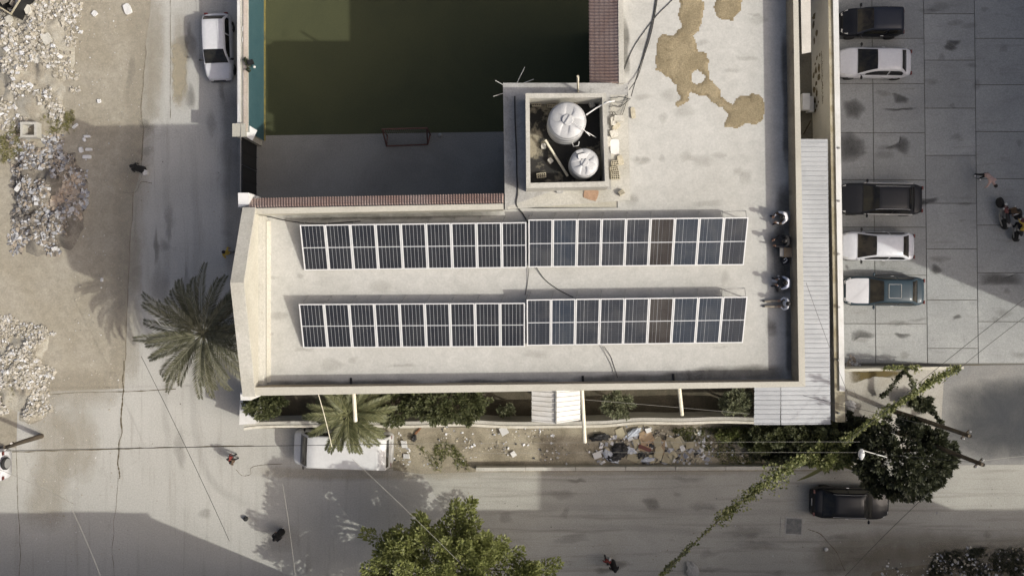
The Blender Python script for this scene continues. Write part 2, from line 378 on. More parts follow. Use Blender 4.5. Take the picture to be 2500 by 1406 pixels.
def smear(name, pts, w, parent, mat, z, h=None, seed=1):
    """soft-edged streak along a path"""
    h = z if h is None else h
    path = wobble(smoothpath([P(x, y, h) for x, y in pts], 8), .1, seed); b = B(); fd = []; n = len(path)
    for i, p in enumerate(path):
        a = path[max(i - 1, 0)]; c = path[min(i + 1, n - 1)]; d = Vector((c[0] - a[0], c[1] - a[1])).normalized(); nn = Vector((-d.y, d.x))
        e = min(1, i / 5, (n - 1 - i) / 5)
        for k, fv in ((-.5, 0), (-.2, .8), (.2, .8), (.5, 0)): b.v.append((p[0] + nn.x * w * k, p[1] + nn.y * w * k, z)); fd.append(fv * e)
    for i in range(n - 1):
        for k in range(3): b.f.append((i * 4 + k, i * 4 + 4 + k, i * 4 + 5 + k, i * 4 + 1 + k)); b.mi.append(0)
    o = part(name, b, mat, parent, True); set_fade(o.data, fd)
    if o.data.polygons[0].normal.z < 0: o.data.flip_normals()
    return o
def blotch(name, pts, parent, mat, z=0.017, h=0.0, seed=1, amp=0.18):
    c = smoothpath([P(*p, h) for p in pts + [pts[0]]], 9); c = wobble(c, amp, seed, 1.7)[:-1]
    b = B(); ctr = sum((Vector(p) for p in c), Vector()) / len(c)
    n = len(c); rings = ((1.12, 0), (.85, .5), (.55, .9), (.2, 1)); fd = []
    for k, fv in rings:
        for p in c: b.v.append((ctr.x + (p[0] - ctr.x) * k, ctr.y + (p[1] - ctr.y) * k, z)); fd.append(fv)
    for q in range(3):
        for i in range(n): b.f.append((q * n + i, q * n + (i + 1) % n, (q + 1) * n + (i + 1) % n, (q + 1) * n + i)); b.mi.append(0)
    b.f.append(tuple(range(3 * n, 4 * n))); b.mi.append(0)
    me = mesh_of(name, b, mat); set_fade(me, fd)
    if me.polygons[0].normal.z < 0: me.flip_normals()
    o = bpy.data.objects.new(name, me); COL.objects.link(o); o.parent = parent
    if h: o.location = tuple(-v for v in parent.location)
    return o
m_stain = M_film('dark_stain', (0.10, 0.092, 0.075), .5, 2.4, 1.1)
m_oil = M_film('oil_stain', (0.035, 0.032, 0.028), .75, 3.5, 1.3)
m_patch = M_film('repair_patch', (0.40, 0.35, 0.245), .9)
m_faint = M_film('faint_stain', (0.17, 0.16, 0.14), .28, 1.5, .9)
m_dust = M_film('sand_dust', (0.40, 0.36, 0.28), .6, 1.2, .9)
blotch('repair_patch', [(416, 96), (418, 200), (420, 255), (440, 262), (458, 220), (452, 160), (462, 120), (446, 92)], street, m_patch, seed=2)
blotch('stain', [(462, 50), (470, 66), (473, 84), (482, 110), (476, 140), (460, 150), (450, 128), (436, 92), (456, 86), (452, 60)], street, m_stain, 0.019, seed=3)
blotch('stain', [(462, 205), (478, 230), (476, 262), (458, 258)], street, m_stain, 0.018, seed=4)
blotch('stain', [(630, 1290), (680, 1265), (722, 1280), (730, 1330), (690, 1350), (645, 1340)], street, m_faint, 0.018, seed=5)

# ------------------------------------------------------------------ parking area: cast slabs with joints
park = gsheet('parking_area', [(2003, -160), (2640, -160), (2640, 893), (2003, 893)], 0.004, m_joint)
cols = [([2006, 2128], [-130, -20, 95, 205, 325, 440, 555, 675, 790, 887]), ([2128, 2254], [-130, -12, 95, 205, 325, 440, 555, 672, 790, 887]),
        ([2254, 2378], [-200, -80, 35, 148, 265, 380, 497, 608, 732, 850, 887]), ([2378, 2502], [-130, -20, 95, 208, 322, 437, 550, 666, 785, 887]), ([2502, 2630], [-80, 35, 148, 265, 380, 497, 608, 732, 850, 887])]
for (x0, x1), ys in cols:
    for k in range(len(ys) - 1):
        g = 0.75
        f = lambda x, y: P(x + (0.011 * y if x > 2010 else 0), y)
        q = [f(x0 + g, ys[k] + g), f(x1 - g, ys[k] + g), f(x1 - g, ys[k + 1] - g), f(x0 + g, ys[k + 1] - g)]
        c = sum(q, Vector()) / 4; b = B()
        b.hexa([(p.x - c.x, p.y - c.y, 0) for p in q[::-1]], [((p.x - c.x) * .997, (p.y - c.y) * .997, 0.03) for p in q[::-1]])
        o = bpy.data.objects.new('slab', mesh_of('slab', b, m_slab)); COL.objects.link(o); o.parent = park; o.location = (c.x, c.y, 0.006)
ZP = 0.04
def oil(pts, seed): blotch('oil_stain', pts, park, m_oil, ZP + 0.001, seed=seed, amp=0.22)
oil([(2060, 250), (2085, 243), (2108, 252), (2102, 285), (2078, 293), (2066, 275)], 1)
oil([(2050, 330), (2075, 325), (2102, 340), (2110, 370), (2085, 388), (2050, 385)], 2)
oil([(2182, 232), (2200, 234), (2222, 240), (2215, 248), (2190, 252)], 3)
oil([(2195, 332), (2215, 340), (2212, 372), (2180, 365), (2165, 358), (2190, 350)], 4)
oil([(2082, 810), (2100, 808), (2126, 816), (2118, 826), (2096, 824), (2086, 830)], 5)
oil([(2180, 816), (2196, 812), (2224, 822), (2196, 828)], 6)
oil([(2322, 768), (2338, 764), (2342, 776), (2326, 778)], 7)
oil([(2160, 270), (2190, 262), (2230, 266), (2200, 272)], 8)
oil([(2390, 670), (2480, 668), (2490, 690), (2400, 694)], 9)

r = R(11)
for k in range(34):
    x, y = r.uniform(2075, 2495), r.uniform(5, 870); w, h2 = r.uniform(8, 30), r.uniform(4, 14)
    blotch('oil_stain', [(x + w * cos(t) * r.uniform(.6, 1.2), y + h2 * sin(t) * r.uniform(.6, 1.2)) for t in [2 * pi * q / 7 for q in range(7)]], park, m_faint if k % 8 else m_oil, ZP + .002 + k * .0001, seed=k, amp=.15)
for k in range(40):
    x, y = r.uniform(300, 2450), r.uniform(1160, 1400)
    if x < 1000: x = r.uniform(310, 570); y = r.uniform(20, 1390)
    w, h2 = r.uniform(10, 60), r.uniform(4, 18)
    if x < 900: w, h2 = h2 * 1.5, w
    blotch('stain', [(x + w * cos(t) * r.uniform(.6, 1.2), y + h2 * sin(t) * r.uniform(.6, 1.2)) for t in [2 * pi * q / 7 for q in range(7)]], road if x > 1000 else street, m_faint if k % 9 else m_stain, .020 + k * .00012, seed=k, amp=.2)
for k, (pts, w_) in enumerate([([(350, -40), (352, 150), (340, 330), (318, 520), (306, 800), (300, 950)], 2.2), ([(385, -30), (380, 150), (372, 320)], 1.4), ([(70, 940), (180, 950), (300, 950)], 2.6), ([(60, 970), (130, 1050), (120, 1200), (90, 1300)], 3.0), ([(160, 980), (200, 1080), (170, 1180)], 2.6), ([(440, 20), (440, 150), (446, 290)], 1.0), ([(600, 1150), (800, 1158), (1000, 1156), (1200, 1154)], .9), ([(1200, 1154), (1500, 1152), (1900, 1150)], .6), ([(320, 560), (330, 640), (316, 720)], 1.2)]):
    smear('dust', pts, w_, street, m_dust, .0235 + k * .0003, h=0, seed=k)
# yard, ramp and the low sloping wall south of the parking area
yard = gsheet('yard', [(2005, 893), (2306, 896), (2300, 990), (2296, 1140), (2005, 1140)], 0.020, m_yard)
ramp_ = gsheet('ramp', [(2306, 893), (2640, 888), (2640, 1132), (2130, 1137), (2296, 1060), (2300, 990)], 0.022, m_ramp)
blotch('moss_patch', [(2072, 905), (2140, 902), (2215, 908), (2180, 922), (2120, 924), (2080, 938)], yard, M_film('moss', (0.12, 0.09, 0.03), .9, 2.5), 0.026, seed=6)
blotch('stain', [(2085, 960), (2150, 950), (2200, 975), (2190, 1010), (2110, 1020)], yard, m_faint, 0.025, seed=9)
m_rampshade = M_film('painted_shade_film', (0.045, 0.05, 0.058), .82, .5, .7)  # dark film that paints a soft-edged cast shadow onto the ramp
blotch('painted_shade', [(2312, 985), (2340, 945), (2420, 922), (2560, 905), (2660, 900), (2660, 1040), (2660, 1120), (2500, 1122), (2380, 1118), (2310, 1090), (2306, 1040)], ramp_, m_rampshade, .028, seed=3, amp=.3)
m_shoulder = M_film('shoulder_dirt', (0.22, 0.195, 0.145), .75, .9, .9)
smear('dirt_film', [(1980, 1400), (2060, 1350), (2180, 1338), (2320, 1342), (2440, 1345), (2560, 1350)], 2.6, road, m_shoulder, .026, h=0, seed=41)
smear('dirt_film', [(2020, 1400), (2160, 1372), (2320, 1368), (2560, 1368)], 2.2, road, m_shoulder, .0264, h=0, seed=42)
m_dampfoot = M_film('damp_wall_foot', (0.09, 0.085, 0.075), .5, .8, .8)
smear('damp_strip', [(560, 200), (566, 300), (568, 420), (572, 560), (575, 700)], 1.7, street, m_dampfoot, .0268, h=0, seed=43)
m_track = M_film('tyre_track', (0.16, 0.155, 0.14), .16, .7, 1.2)
smear('tyre_track', [(1180, 1230), (1500, 1240), (1900, 1250), (2300, 1245)], .5, road, m_track, .0270, h=0, seed=44)
smear('tyre_track', [(1250, 1285), (1600, 1290), (1900, 1320), (2100, 1310)], .5, road, m_track, .0272, h=0, seed=45)
smear('tyre_track', [(400, 320), (410, 600), (400, 900), (420, 1200)], .5, street, m_track, .0274, h=0, seed=46)
smear('tyre_track', [(470, 320), (480, 600), (470, 900), (500, 1150), (640, 1250)], .5, street, m_track, .0276, h=0, seed=47)
b = B(); x0, x1 = PX(2004), PX(2350); y0, y1 = PY(893.5), PY(900)
b.hexa([(x0, y1, 0), (x1, y1 , 0), (x1, y0, 0), (x0, y0, 0)], [(x0, y1, 1.75), (x1, y1, 0.12), (x1, y0, 0.12), (x0, y0, 1.75)])
single('low_wall', b, m_render, 'low cream wall sloping down along the south side of the parking area', 'wall')
# ------------------------------------------------------------------ main building
HP, RZ, PZ = 13.0, 12.1, 12.26
bc = P(1250, 720, 0)
bld = thing('building', 'flat-roofed cream building carrying two rows of solar panels', 'building', (bc.x, bc.y, 0))
foot = pxpoly([(600, 964), (1964, 942), (1943, -160), (1510, -160), (1516, 503), (600, 509)], HP)
part('wall', B().prism(foot, 0.0, RZ - 0.2), m_render, bld, True)
rf = pxpoly([(598.5, 965), (1965, 943), (1944, -161), (1509, -161), (1515, 502), (598.5, 508)], HP)
roof = part('roof', B().prism(rf, RZ - 0.199, RZ), m_roof, bld, True)
def bar(name, top4, z0, z1, mat, zl=None, parent=bld, topmat=None):
    """wall piece from four top corners given in photo pixels at height z1"""
    q = [P(x, y, z1) for x, y in top4]; b = B(); b.prism([(p.x, p.y) for p in q], z0, z1)
    if topmat: b.mi[1] = 1
    return part(name, b, [mat, topmat] if topmat else mat, parent, True)
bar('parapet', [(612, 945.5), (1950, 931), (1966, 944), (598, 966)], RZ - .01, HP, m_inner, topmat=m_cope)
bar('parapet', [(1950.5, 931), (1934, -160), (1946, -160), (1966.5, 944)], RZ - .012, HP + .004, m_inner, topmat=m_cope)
bar('parapet', [(612, 509), (1229, 497.5), (1229, 511), (612, 523)], RZ - .01, HP - .1, m_render, topmat=m_cope)
bar('roof_kerb', [(1508, -160), (1520, -160), (1524, 203), (1511, 203)], RZ - .01, 12.5, m_grey)
# west gable parapet
xo, xi = PX(598, HP), PX(598, HP) + 0.42
ys, yn, yp = PY(967, HP), PY(507, HP), PY(690, 14.5)
b = B(); prof = [(ys, RZ - .2), (ys, HP), (yp, 14.5), (yn, HP), (yn, RZ - .2)]
b.hexa([(xo, y, z) for y, z in prof], [(xi, y, z) for y, z in prof])
gab = part('gable_parapet', b, m_render, bld, True, fix=True)
b = B()
for a, c in ((prof[1], prof[2]), (prof[2], prof[3])):
    b.hexa([(xo - .07, a[0], a[1] - .02), (xi + .05, a[0], a[1] - .02), (xi + .05, c[0], c[1] - .02), (xo - .07, c[0], c[1] - .02)],
           [(xo - .07, a[0], a[1] + .09), (xi + .05, a[0], a[1] + .09), (xi + .05, c[0], c[1] + .09), (xo - .07, c[0], c[1] + .09)])
part('coping', b, m_grey, gab, True, fix=True)
b = B(); b.hexa([(xi + .002, ys + .3, RZ), (xi + .26, ys + .3, RZ), (xi + .26, yn - .3, RZ), (xi + .002, yn - .3, RZ)], [(xi + .002, ys + .3, RZ + .42), (xi + .2, ys + .3, RZ + .38), (xi + .2, yn - .3, RZ + .38), (xi + .002, yn - .3, RZ + .42)])
part('ledge', b, m_grey, bld, True)
b = B(); b.hexa([(xi + .262, ys + .5, RZ), (xi + .42, ys + .5, RZ), (xi + .42, yn - .5, RZ), (xi + .262, yn - .5, RZ)], [(xi + .262, ys + .5, RZ + .14), (xi + .36, ys + .5, RZ + .06), (xi + .36, yn - .5, RZ + .06), (xi + .262, yn - .5, RZ + .14)])
part('skirting', b, m_render, bld, True)
# corner posts of the gable
bar('corner_post', [(581, 471), (607, 471), (608, 500), (582, 506)], 11.0, 12.7, m_white)
bar('corner_post', [(586, 958), (611, 958), (612, 977), (588, 977)], 11.5, 12.85, m_white)
# tiled eaves (tile courses far under ten pixels: joined ribs)
def eave(name, top0, top1, bot0, bot1, pitch, rows=5, step=.035):
    top0, top1, bot0, bot1 = [Vector(p) for p in (top0, top1, bot0, bot1)]
    n = int((top1 - top0).length / pitch); b = B(); nrm = (top1 - top0).cross(bot0 - top0).normalized()
    if nrm.z < 0: nrm = -nrm
    def fn(u, v):
        a = top0.lerp(top1, u); c = bot0.lerp(bot1, u); p = a.lerp(c, v)
        w = abs(sin(u * n * pi)); return p + nrm * (0.05 * w + step * ((v * rows) % 1.0))
    b.grid(fn, n * 4, rows * 3)
    return part(name, b, m_tile, bld, True, smooth=False, kind='stuff')
eave('tiled_eave', P(606, 508, HP - .15), P(1229, 497, HP - .15), P(606, 486, 12.15), P(1229, 474, 12.15), 0.115, 4)
eave('tiled_eave', P(1509, -160, 12.45), P(1512, 204, 12.45), P(1437, -160, 11.6), P(1440, 204, 11.6), 0.14, 6, .012)
# grime along the foot of the shaded parapets: thin dirt film with its own outline
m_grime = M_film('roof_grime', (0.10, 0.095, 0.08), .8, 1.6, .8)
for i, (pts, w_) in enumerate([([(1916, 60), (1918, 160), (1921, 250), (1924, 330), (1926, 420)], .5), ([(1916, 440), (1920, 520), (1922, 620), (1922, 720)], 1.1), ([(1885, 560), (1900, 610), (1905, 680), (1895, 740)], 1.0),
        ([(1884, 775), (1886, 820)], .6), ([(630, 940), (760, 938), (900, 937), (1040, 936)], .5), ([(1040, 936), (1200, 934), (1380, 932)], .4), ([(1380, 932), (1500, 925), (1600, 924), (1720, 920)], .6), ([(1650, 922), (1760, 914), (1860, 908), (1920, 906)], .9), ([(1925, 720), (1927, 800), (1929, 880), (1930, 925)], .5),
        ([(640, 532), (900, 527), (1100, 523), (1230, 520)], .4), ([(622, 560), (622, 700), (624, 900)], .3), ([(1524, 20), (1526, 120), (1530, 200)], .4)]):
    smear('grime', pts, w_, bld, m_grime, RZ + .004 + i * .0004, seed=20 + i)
rr_ = R(77)
m_roofspot = M_film('roof_spot', (0.30, 0.29, 0.25), .26, 2.0, 1.2)
for k in range(46):
    x, y = rr_.uniform(650, 1850), rr_.uniform(670, 905)
    if k % 2: x, y = rr_.uniform(1540, 1860), rr_.uniform(20, 500)
    w_, h_ = rr_.uniform(6, 38), rr_.uniform(5, 22)
    blotch('stain', [(x + w_ * cos(a) * rr_.uniform(.6, 1.2), y + h_ * sin(a) * rr_.uniform(.6, 1.2)) for a in [2 * pi * q / 7 for q in range(7)]], bld, m_roofspot, RZ + .010 + k * .0002, h=RZ, seed=k, amp=.12)
for x, y in ((1424, 927), (1645, 922), (858, 932)):
    q = P(x, y, RZ); part('drain', B().tube([(q.x, q.y - .25, RZ + .05), (q.x - .02, q.y + .18, RZ + .02)], .05, 6), m_dark, bld, True)
# spilled sand and mortar on the roof
m_sand = M('roof_sand', (0.285, 0.235, 0.145), 0.95, (0.215, 0.175, 0.105), 1.2, 0.4, 0.62, 0.35, 16, stain=(0.135, 0.105, 0.06), sscale=2.2, slo=0.58, shi=0.72, bump=0.5, bscale=16)
m_sandrim = M('roof_sand_rim', (0.195, 0.155, 0.09), 0.95, (0.27, 0.22, 0.135), 2.0, grain=0.35, bump=0.4)
def spill(poly, hole=None, seed=1, label=''):
    pp = [P(x, y, RZ) for x, y in poly]; xs = [p.x for p in pp]; ys_ = [p.y for p in pp]; pl = [(p.x, p.y) for p in pp]
    hl = [tuple(P(x, y, RZ))[:2] for x, y in hole] if hole else None
    st = 0.055; nx = int((max(xs) - min(xs)) / st) + 4; ny = int((max(ys_) - min(ys_)) / st) + 4; x0, y0 = min(xs) - st * 2, min(ys_) - st * 2
    def ins(x, y):
        q = (x + .16 * mnoise.noise((x * 1.9, y * 1.9, seed)) + .06 * mnoise.noise((x * 6, y * 6, seed)), y + .16 * mnoise.noise((x * 1.9, y * 1.9, seed + 5)) + .06 * mnoise.noise((x * 6, y * 6, seed + 5)))
        return inpoly(*q, pl) and not (hl and inpoly(*q, hl))
    G = [[ins(x0 + i * st, y0 + j * st) for j in range(ny)] for i in range(nx)]
    D = [[0 if not G[i][j] else 99 for j in range(ny)] for i in range(nx)]
    for it in range(1, 9):
        for i in range(1, nx - 1):
            for j in range(1, ny - 1):
                if D[i][j] == 99 and min(D[i - 1][j], D[i + 1][j], D[i][j - 1], D[i][j + 1]) == it - 1: D[i][j] = it
    b = B(); idx = {}
    def vid(i, j):
        if (i, j) not in idx:
            d = min(D[i][j], 8); x, y = x0 + i * st, y0 + j * st
            idx[(i, j)] = len(b.v); b.v.append((x, y, RZ + .003 + .03 * (1 - math.exp(-d * .8)) + (.03 * max(0, mnoise.noise((x * 2.2, y * 2.2, 3))) + .012 * mnoise.noise((x * 9, y * 9, 3)) if d > 1 else 0)))
        return idx[(i, j)]
    for i in range(nx - 1):
        for j in range(ny - 1):
            if G[i][j] or G[i + 1][j] or G[i][j + 1] or G[i + 1][j + 1]:
                b.f.append((vid(i, j), vid(i + 1, j), vid(i + 1, j + 1), vid(i, j + 1)))
                b.mi.append(1 if min(D[i][j], D[i + 1][j + 1]) <= 1 and mnoise.noise((i * .13, j * .13, 2)) > .0 else 0)
    return single('sand_spill', b, [m_sand, m_sandrim], label, 'sand', smooth=True)
spill([(1662, -80), (1660, 40), (1672, 70), (1640, 85), (1612, 95), (1600, 130), (1603, 168), (1620, 185), (1650, 205), (1655, 225), (1664, 240), (1648, 248), (1655, 258), (1680, 250), (1685, 228), (1700, 225), (1730, 240), (1765, 262), (1778, 285), (1770, 306), (1800, 314), (1830, 305), (1858, 290), (1866, 262), (1858, 240), (1840, 230), (1810, 235), (1792, 258), (1770, 245), (1755, 228), (1740, 205), (1732, 195), (1727, 170), (1729, 150), (1722, 132), (1700, 128), (1692, 100), (1690, 88), (1708, 70), (1714, 30), (1710, -80)],
      [(1688, 178), (1705, 172), (1724, 182), (1722, 200), (1700, 208), (1688, 200)], 3, 'large brown spill of sand trailing across the pale roof to the shaded strip')
spill([(1752, -80), (1745, 38), (1765, 52), (1790, 50), (1810, 20), (1812, -80)], None, 8, 'small round brown sand spill at the upper edge of the roof')

# ------------------------------------------------------------------ stair tower platform and tank enclosure
b = B(); b.prism(pxpoly([(1231, 207), (1508, 207), (1513, 505), (1234, 505)], PZ), 0, PZ - .2)
part('stair_tower', b, m_render, bld, True)
bar('tower_slab', [(1228, 203), (1533, 203), (1539, 489), (1440, 494), (1233, 512)], PZ - .198, PZ, m_cement)
b = B(); b.prism(pxpoly([(1350, 466), (1538, 462), (1539, 489), (1240, 511), (1238, 505)], PZ + .004), PZ - .01, PZ + .004); part('screed_patch', b, m_grey, bld, True)
b = B(); b.prism(pxpoly([(1490, 232), (1533, 232), (1538, 462), (1492, 464)], PZ + .005), PZ - .01, PZ + .005); part('screed_patch', b, m_grey, bld, True)
TZ = 13.45
o4 = [(1283, 228), (1480, 228), (1487, 456), (1285, 460)]; i4 = [(1293, 240), (1479 - 9, 238), (1477, 443), (1295, 447)]
b = B()
for k in range(4):
    a, c, d, e = o4[k], o4[(k + 1) % 4], i4[(k + 1) % 4], i4[k]
    q = [P(*p, TZ) for p in (a, c, d, e)]
    b.prism([(p.x, p.y) for p in q], PZ - .003 - .001 * k, TZ + .001 * k)
enc = part('tank_enclosure', b, m_grey, bld, True)
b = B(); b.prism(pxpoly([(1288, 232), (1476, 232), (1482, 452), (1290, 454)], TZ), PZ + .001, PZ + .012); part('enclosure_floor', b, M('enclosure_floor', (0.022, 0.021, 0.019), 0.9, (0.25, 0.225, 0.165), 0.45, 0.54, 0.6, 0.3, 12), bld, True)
FZ = PZ + .012
m_tank = M('tank_plastic', (0.45, 0.45, 0.445), 0.5, (0.38, 0.38, 0.375), 1.2, grain=0.12, gscale=20)
m_tank2 = M('tank_plastic_lid', (0.48, 0.48, 0.475), 0.5, (0.43, 0.43, 0.425), 1.2, grain=0.12, gscale=20)
def tank(px, py, r, h, lobes, label, rot=0.3):
    c = P(px, py, FZ + h * .93); c.z = FZ; t = thing('water_tank', label, 'water tank', c)
    part('body', B().lathe([(r * .96, 0), (r, .05), (r, h * .28), (r * .97, h * .30), (r * .97, h * .33), (r, h * .35), (r, h * .56), (r * .97, h * .58), (r * .97, h * .61), (r, h * .63), (r, h * .82), (r * .96, h * .88)], (0, 0, 0), 40), m_tank, t, smooth=True)
    top = part('top', B().lathe([(r * .962, h * .878), (r * .9, h * .92), (r * .6, h * .96), (r * .3, h * .985), (0, h * .99)], (0, 0, 0), 40), m_tank, t, smooth=True)
    for k in range(lobes):
        a = rot + 2 * pi * k / lobes; b = B()
        def fn(u, v, a=a):
            ang = a + (v - .5) * 2 * pi / lobes * .74 * (0.55 + .45 * u); rr = r * (.3 + .58 * u); hh = h * (.985 - .07 * ((rr / r - .3) / .6) ** 2) + .05 * sin(pi * v) ** .5 * sin(pi * (0.12 + .88 * u) * .98) ** .5
            return Vector((rr * cos(ang), rr * sin(ang), hh))
        b.grid(fn, 6, 8); part('rib', b, m_tank2, top, smooth=True)
    b = B().lathe([(r * .30, h * .975), (r * .30, h * 1.01), (r * .26, h * 1.03), (0, h * 1.035)], (0, 0, 0), 24); lid = part('lid', b, m_tank2, t, smooth=False)
    part('lid_bar', B().box((0, 0, h * 1.045), (r * .52, .05, .05), 1.0), m_tank, lid)
    return t
tank(1385, 294, 0.81, 1.45, 4, 'large grey plastic water tank with four-petal top inside the roof enclosure', 0.55)
tank(1427, 397, 0.625, 1.1, 5, 'small grey plastic water tank with boxes on its lid inside the enclosure', 0.2)
m_blk = M('hollow_block', (0.50, 0.455, 0.34), 0.95, (0.4, 0.36, 0.27), 2, grain=0.25)
def hollow_block(px, py, z, rz, label, L=.4, Wd=.2, Hh=.2):
    """concrete block lying on its side with its two rows of cores open to the sky"""
    c = P(px, py, z + Hh); c.z = z; t = thing('hollow_block', label, 'block', c, rz)
    b = B(); nx_, ny_ = 4, 2; tx, ty = .025, .022; cw = (L - tx * (nx_ + 1)) / nx_; cd = (Wd - ty * (ny_ + 1)) / ny_
    for i in range(nx_ + 1): b.box((-L / 2 + tx / 2 + i * (cw + tx), 0, Hh / 2), (tx, Wd, Hh))
    for j in range(ny_ + 1):
        for i in range(nx_): b.box((-L / 2 + tx + cw / 2 + i * (cw + tx), -Wd / 2 + ty / 2 + j * (cd + ty), Hh / 2 - .001), (cw, ty, Hh - .004))
    part('web', b, m_blk, t); part('core_floor', B().box((0, 0, .02), (L - .01, Wd - .01, .03)), m_dark, t)
    return t
hollow_block(1310, 253, FZ, 0, 'hollow block in the upper left corner of the tank enclosure')
hollow_block(1348, 256, FZ, 0.05, 'hollow block behind the large tank, second from the corner')
hollow_block(1396, 249, FZ, 0.1, 'sunlit hollow block against the upper wall of the tank enclosure', .46)
hollow_block(1502, 398, PZ, 0.12, 'topmost hollow block of the pile beside the tank enclosure', .32)
hollow_block(1500, 412, PZ, 0.2, 'second hollow block down in the pile beside the tank enclosure', .34)
hollow_block(1502, 423, PZ, 0.05, 'third hollow block down in the pile beside the tank enclosure', .36)
hollow_block(1503, 432, PZ, 0.0, 'lowest hollow block of the pile beside the tank enclosure', .38)
hollow_block(1322, 428, FZ, 0.1, 'hollow block in the lower left corner of the tank enclosure', .4)
hollow_block(1518, 470, PZ, 0.5, 'hollow block alone at the lower right corner of the tower slab', .24)
hollow_block(602, 690, RZ + .42, pi / 2, 'hollow block lying on the ledge under the gable', .36, .17, .12)
def lump(name, px, py, z, d, rz, mat, label, cat, seed=0, j=.12):
    """rough-edged block: a box with worn, uneven corners and edges"""
    r = R(seed); bm = bmesh.new(); bmesh.ops.create_cube(bm, size=1); bmesh.ops.subdivide_edges(bm, edges=bm.edges[:], cuts=2, use_grid_fill=True)
    c = P(px, py, z + d[2]); b = B(); idx = {}
    for v in bm.verts:
        k = 1 - .1 * (abs(v.co.x) > .45) * (abs(v.co.y) > .45)
        v.co = Vector(((v.co.x + r.uniform(-j, j) * .3) * k * d[0], (v.co.y + r.uniform(-j, j) * .3) * k * d[1], (v.co.z + .5) * d[2] + (r.uniform(-j, j) * d[2] * .4 if v.co.z > -.4 else 0)))
        v.co.rotate(Matrix.Rotation(rz, 3, 'Z')); idx[v] = len(b.v); b.v.append((c.x + v.co.x, c.y + v.co.y, z + v.co.z))
    for f in bm.faces: b.f.append(tuple(idx[v] for v in f.verts)); b.mi.append(0)
    bm.free(); return single(name, b, mat, label, cat)
m_pale = M('pale_block', (0.56, 0.54, 0.48), 0.9, (0.47, 0.45, 0.39), 1.5, grain=0.15)
lump('foam_board', 1501, 358, PZ, (.38, .66, .05), 0.0, m_white, 'white rectangular board lying flat beside the tank enclosure', 'board', 1, .03)
lump('stone_block', 1511, 289, PZ, (.42, .26, .2), -.05, m_pale, 'pale oblong block east of the large tank beside the enclosure wall', 'block', 2)
lump('stone_block', 1497, 296, PZ, (.2, .36, .16), .1, m_pale, 'pale upright block touching the enclosure wall near the wires', 'block', 3)
lump('stone_block', 1499, 325, PZ, (.34, .3, .14), .3, m_pale, 'pale broken block above the white board', 'block', 4, .2)
lump('stone_block', 1487, 345, PZ, (.14, .42, .2), 0, m_pale, 'narrow white block leaning on the enclosure wall left of the board', 'block', 5)
lump('stone_block', 1515, 391, PZ, (.24, .42, .12), .25, m_blk, 'tan slab below the white board on the tower slab', 'block', 6)
lump('stone_block', 1505, 309, PZ, (.36, .2, .14), .7, m_blk, 'tan tilted fragment between the pale blocks', 'block', 7, .2)
lump('stone_block', 1546, 276, RZ, (.2, .48, .1), .12, m_blk, 'tan slab leaning on the roof just east of the tower slab', 'block', 8)
lump('stone_block', 1327, 357, FZ, (.2, .22, .2), .1, m_pale, 'upper of the two small pale blocks in the tank enclosure', 'block', 9)
lump('stone_block', 1344, 392, FZ, (.2, .22, .2), .7, m_pale, 'lower of the two small pale blocks in the tank enclosure', 'block', 10)
lump('stone_block', 1445, 253, FZ, (.24, .3, .2), .4, m_grey, 'grey block in the shaded upper right of the tank enclosure', 'block', 11, .2)
lump('wood_board', 1443, 474, PZ, (.62, .5, .04), -.3, M('brown_board', (0.36, 0.235, 0.155), 0.85, (0.3, 0.19, 0.12), 1.5, grain=0.25), 'tilted brown board below the tank enclosure', 'board', 12, .04)
lump('stone_block', 1367, 466, PZ, (.3, .2, .14), -.05, m_cement, 'grey block at the foot of the enclosure south wall', 'block', 13)
lump('carton', 1422, 381, FZ + 1.08, (.38, .2, .1), .22, m_white, 'larger white box lying on the lid of the small tank', 'box', 14, .04)
lump('carton', 1415, 370, FZ + 1.06, (.3, .12, .08), .3, m_tank, 'smaller grey box behind the white one on the small tank', 'box', 15, .06)
# pole lying in the enclosure, pipes and wires
def rod(name, pts, r, mat, label, cat, n=6): return single(name, B().tube(pts, r, n), mat, label, cat)
rod('timber_pole', [P(1331, 342, FZ + .5), P(1386, 430, FZ + .1)], .055, m_pipe, 'pale pole leaning across the floor of the tank enclosure', 'pole')
rod('water_pipe', [P(1431, 281, FZ + 1.1), P(1456, 264, 13.3), P(1482, 250, 13.5), P(1500, 247, 12.6)], .03, m_white, 'white pipe running from the large tank over the enclosure wall', 'pipe')
rod('water_pipe', [P(1396, 345, FZ + .4), P(1400, 358, FZ + .4), P(1412, 356, FZ + .4), P(1414, 346, FZ + .4)], .022, m_white, 'white bent pipe fitting between the two water tanks', 'pipe')
rod('water_pipe', [P(1400, 300, 13.85), P(1420, 312, 13.9), P(1440, 332, 13.5), P(1432, 322, 13.6), P(1455, 336, 13.0)], .016, m_white, 'thin white tube trailing off the large tank', 'pipe')
rod('vent_pole', [P(1411, 224, PZ), P(1411, 187, 13.6)], .055, m_pipe, 'cream upright pole at the upper edge of the tower slab', 'pole')
for i, (a, c, lb) in enumerate([((1229, 208), (1209, 197), 'bare steel bar sticking out of the top left slab corner'), ((1229, 228), (1204, 236), 'bare steel bar sticking out of the left slab edge'), ((1262, 203), (1281, 164), 'long thin steel bar pointing up past the slab edge'), ((1276, 204), (1303, 194), 'short thin steel bar lying low beside the long one')]):
    rod('steel_bar', [P(*a, PZ - .05), P(*c, PZ + .2)], .018, m_steel, lb, 'steel bar', 5)
